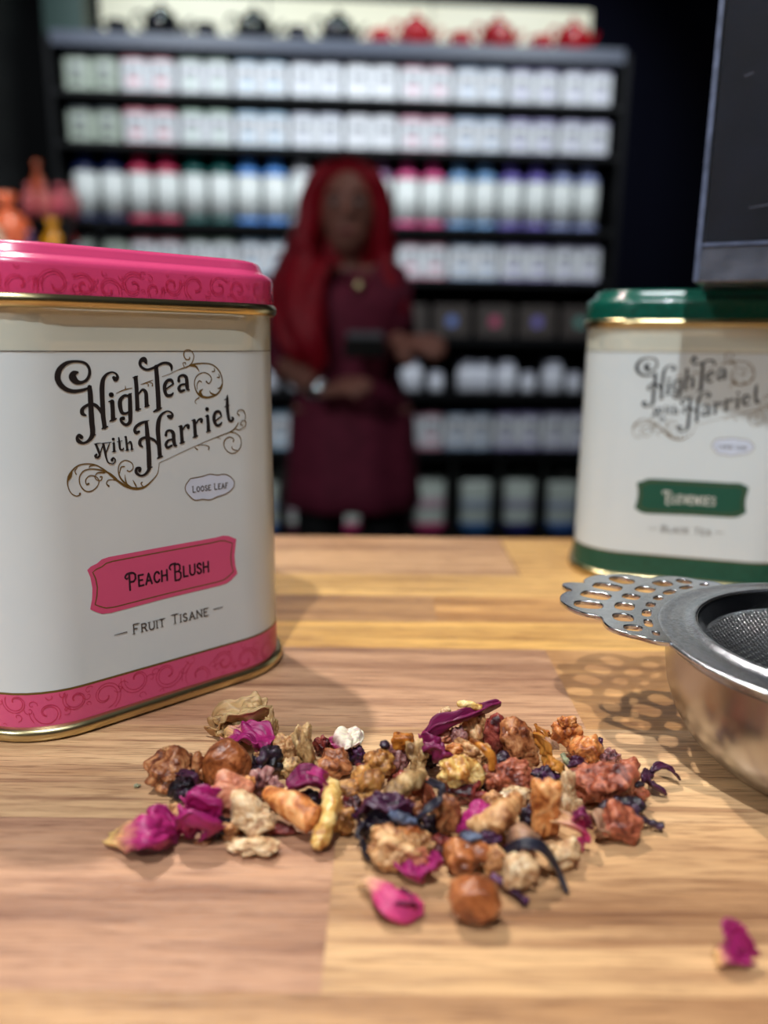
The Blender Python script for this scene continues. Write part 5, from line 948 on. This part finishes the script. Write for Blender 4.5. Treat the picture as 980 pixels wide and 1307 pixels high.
# ------------------------------------------------------------------ the person by the shelves
pr_ = empty('person', (-.09, 2.1, 0)); tag(pr_, 'person with long red hair in a maroon dress, standing and looking down at their hands', 'person')
PB = Vector((-.09, 2.1, 0))
def L3(p): return Vector(p)-PB
skin = M('skin', (172, 118, 102), .5, var=.03); dress_m = M('maroon_cloth', (128, 40, 66), .8, var=.2, nscale=30, bump=.3, bscale=60, bdist=.004); hair_m = M('red_hair', (176, 6, 36), .5, var=.3, nscale=60, bump=.6, bscale=90, bmap=(3, 3, .4), bdist=.004); cloth_b = M('black_leggings', (12, 12, 15), .8)
HC = L3((-0.09904,2.06,1.419)); NK = L3((-0.09274,2.1,1.314))
b = MB()
b.ball(HC+Vector((0, .01, .012)), (.074, .092, .105), 24, 16); b.ball(HC+Vector((.0, -.028, -.055)), (.048, .055, .052), 16, 12)   # skull, jaw
b.tube([HC+Vector((0, -.082, .01)), HC+Vector((0, -.098, -.012)), HC+Vector((0, -.104, -.026))], [.008, .011, .013], n=10)   # nose
for s_ in (-1, 1): b.ball(HC+Vector((s_*.074, .012, -.006)), (.008, .018, .03), 10, 8)
hip = Vector((0, 0, .93)); sL = L3((-0.2464,2.12,1.271)); sR = L3((-0.002718,2.12,1.273)); ch = L3((-0.1101,2.12,1.186)); wa = L3((-0.1144,2.12,1.049))
b.tube([HC+Vector((0, .02, -.05)), NK, NK+Vector((0, .02, -.06))], [.05, .048, .06], n=14)
b.tube([NK+Vector((0, .02, -.03)), ch, wa, hip], [.07, .135, .105, .15], n=20, flat=.68, up=(0, 1, 0))
b.tube([sL, NK+Vector((0, .02, -.06)), sR], [.05, .07, .05], n=14)
eL = L3((-0.2784,2.08,1.036)); wL = L3((-0.1538,1.92,0.9818)); eR = L3((0.04126,2.1,1.076)); wR = L3((0.0297,1.92,1.104))
eL.z = L3((-0.2793,2.12,1.047)).z
b.tube([sL, (sL+eL)/2, eL, (eL+wL)/2, wL], [.045, .042, .036, .034, .025], n=14)
b.tube([sR, (sR+eR)/2, eR, (eR+wR)/2, wR], [.045, .042, .036, .033, .025], n=14)
def hand(b, wv, d, pn, sgn):
    d = d.normalized(); sd = d.cross(pn).normalized()*sgn; pn = pn.normalized()
    pc = wv+d*.05
    b.tube([wv, wv+d*.03, wv+d*.062, wv+d*.09], [.024, .031, .038, .034], n=12, flat=.42, up=pn)
    for k, (of, ln) in enumerate(((-.028, .066), (-.0095, .076), (.0095, .071), (.028, .056))):
        p0 = wv+d*.083+sd*of; c = -pn
        b.tube([p0, p0+d*ln*.42+c*.004, p0+d*ln*.75+c*.014, p0+d*ln*.92+c*.032], [.0098, .0092, .0086, .0075], n=8)
    t0 = wv+d*.03-sd*.026
    b.tube([t0, t0+d*.022-sd*.022-pn*.006, t0+d*.048-sd*.030-pn*.014, t0+d*.068-sd*.026-pn*.022], [.013, .012, .010, .0085], n=8)
hand(b, wL, L3((-0.0817,1.86,1.001))-wL, Vector((0, -.5, .8)), 1)
hand(b, wR, L3((0.08785,1.86,1.101))-wR, Vector((0, -.6, .7)), -1)
for s_ in (-1, 1): b.tube([hip+Vector((s_*.08, 0, 0)), Vector((s_*.09, .0, .50)), Vector((s_*.09, .02, .10)), Vector((s_*.09, -.01, .05)), Vector((s_*.10, -.10, .035))], [.085, .058, .036, .038, .032], n=14)
bo = b.build('body', skin, pr_); rm = bo.modifiers.new('merge', 'REMESH'); rm.mode = 'VOXEL'; rm.voxel_size = .0055; rm.use_smooth_shade = True
sm = bo.modifiers.new('soften', 'SMOOTH'); sm.iterations = 3; sm.factor = .5
for s_, nm in ((-1, 'l'), (1, 'r')):
    e = MB().ball(HC+Vector((s_*.029, -.072, .012)), (.0125, .010, .0095), 12, 8).build('eye', M('eye_white', (170, 160, 156), .3), pr_)
    MB().ball(HC+Vector((s_*.029, -.0805, .009)), (.0055, .003, .0055), 10, 6).build('iris', M('iris_brown', (50, 30, 22), .2), e)
    MB().tube([HC+Vector((s_*.012, -.083, .030)), HC+Vector((s_*.030, -.081, .036)), HC+Vector((s_*.046, -.068, .030))], [.003, .004, .002], n=6).build('eyebrow', M('brow', (84, 20, 24), .7), pr_)
MB().tube([HC+Vector((-.022, -.077, -.056)), HC+Vector((0, -.088, -.054)), HC+Vector((.022, -.077, -.056))], [.003, .007, .003], n=8).build('mouth', M('lips', (150, 50, 60), .4), pr_)
# hair: cap over the skull and long locks over the shoulder
hb = MB(); hb.ball(HC+Vector((0, .032, .03)), (.092, .098, .118), 24, 16)
def lock(P, R): hb.tube(catmull([tuple(HC+Vector(p)) for p in P], 5), [q[0] for q in catmull([(r, 0) for r in R], 5)], n=12, flat=.7)
lock([(-.02, -.01, .12), (-.075, -.03, .07), (-.095, -.02, -.02), (-.115, -.02, -.12), (-.11, -.075, -.22), (-.085, -.10, -.32), (-.07, -.10, -.39)], [.03, .035, .042, .052, .055, .048, .02])
lock([(-.03, .05, .1), (-.09, .04, .0), (-.14, .03, -.12), (-.155, -.01, -.22), (-.135, -.06, -.32), (-.11, -.07, -.37)], [.04, .05, .058, .055, .045, .018])
lock([(-.05, -.05, -.12), (-.085, -.09, -.2), (-.075, -.115, -.3), (-.05, -.11, -.37)], [.02, .035, .035, .012])
lock([(.02, -.01, .12), (.072, -.025, .07), (.085, .0, -.03), (.088, .03, -.11), (.12, .03, -.18), (.145, .01, -.24)], [.03, .03, .032, .036, .036, .016])
hb.ball(HC+Vector((0, .045, -.09)), (.085, .05, .10), 16, 12)
hb.build('hair', hair_m, pr_)
MB().tube(catmull([tuple(HC+Vector(p)) for p in [(-.085, .0, .055), (-.06, -.045, .11), (0, -.055, .125), (.06, -.045, .11), (.085, .0, .055)]], 5), .012, n=8, flat=.6).build('headband', M('headband_dark', (60, 4, 14), .6), pr_)
# dress: lofted ellipses neck to hem
dp = [(NK.z-.035, .075, .062), (NK.z-.075, .155, .082), (ch.z+.06, .172, .105), (ch.z, .158, .128), (wa.z+.04, .128, .105), (wa.z, .128, .10), (wa.z-.1, .155, .125), (.90, .172, .14), (.80, .178, .152), (.72, .185, .16), (.665, .192, .165), (.663, .186, .159), (.72, .178, .153)]
d = MB(); vs = []; fs = []; n = 40
cxs = [NK.x]*2+[ch.x]*2+[wa.x]*2+[0]*7
for i, (z, rx, ry) in enumerate(dp):
    fl = max(0, (1.0-z))*.16
    for q in range(n):
        a = 2*pi*q/n; k = 1+fl*sin(a*9)*.5
        vs.append((cxs[i]*.6+rx*k*cos(a), .015+ry*k*sin(a), z))
for i in range(len(dp)-1):
    for q in range(n): j = (q+1) % n; fs.append((i*n+q, i*n+j, (i+1)*n+j, (i+1)*n+q))
d.add(vs, fs).build('dress', dress_m, pr_)
sl_m = dress_m
MB().tube([sL+Vector((.03, 0, .01)), sL*.95+eL*.05, (sL+eL)/2, eL, eL*.85+wL*.15], [.055, .06, .054, .05, .046], n=14).build('sleeve', sl_m, pr_)
MB().tube([sR+Vector((-.03, 0, .01)), sR*.95+eR*.05, (sR+eR)/2, eR, eR*.85+wR*.15], [.055, .06, .054, .05, .046], n=14).build('sleeve', sl_m, pr_)
for s_ in (-1, 1):
    MB().tube([Vector((s_*.08, 0, .86)), Vector((s_*.09, 0, .50)), Vector((s_*.09, .02, .12))], [.09, .064, .043], n=14).build('legging', cloth_b, pr_)
    MB().tube([Vector((s_*.09, .03, .14)), Vector((s_*.09, .02, .06)), Vector((s_*.095, -.06, .044)), Vector((s_*.10, -.13, .036))], [.05, .046, .042, .034], n=12).build('shoe', cloth_b, pr_)
MB().tube([wL*1.0-(wL-eL).normalized()*.02, wL+(wL-eL).normalized()*.004], .032, n=16).build('bracelet', steel, pr_)
nk = MB().ball(L3((-0.068,1.98,1.236)), (.012, .004, .015), 12, 8).build('pendant', gold, pr_)
MB().tube(catmull([tuple(NK+Vector((-.055, -.03, -.02))), tuple(L3((-0.0682,1.985,1.243))), tuple(NK+Vector((.055, -.03, -.02)))], 6), .0018, n=6).build('necklace', gold, pr_)
pc_ = (-0.04967,1.9,1.096)
hd = empty('handheld_caddy', (pc_[0], pc_[1], pc_[2]-.03)); tag(hd, 'small black caddy with a silver top held by the red-haired person', 'caddy')
MB().box((0, 0, .022), (.10, .06, .045), ch=.004).build('caddy_body', M('gloss_black', (10, 14, 14), .3), hd, False)
MB().box((0, 0, .052), (.085, .05, .018), ch=.003).build('caddy_top', M('silver_top', (120, 120, 126), .4), hd, False)
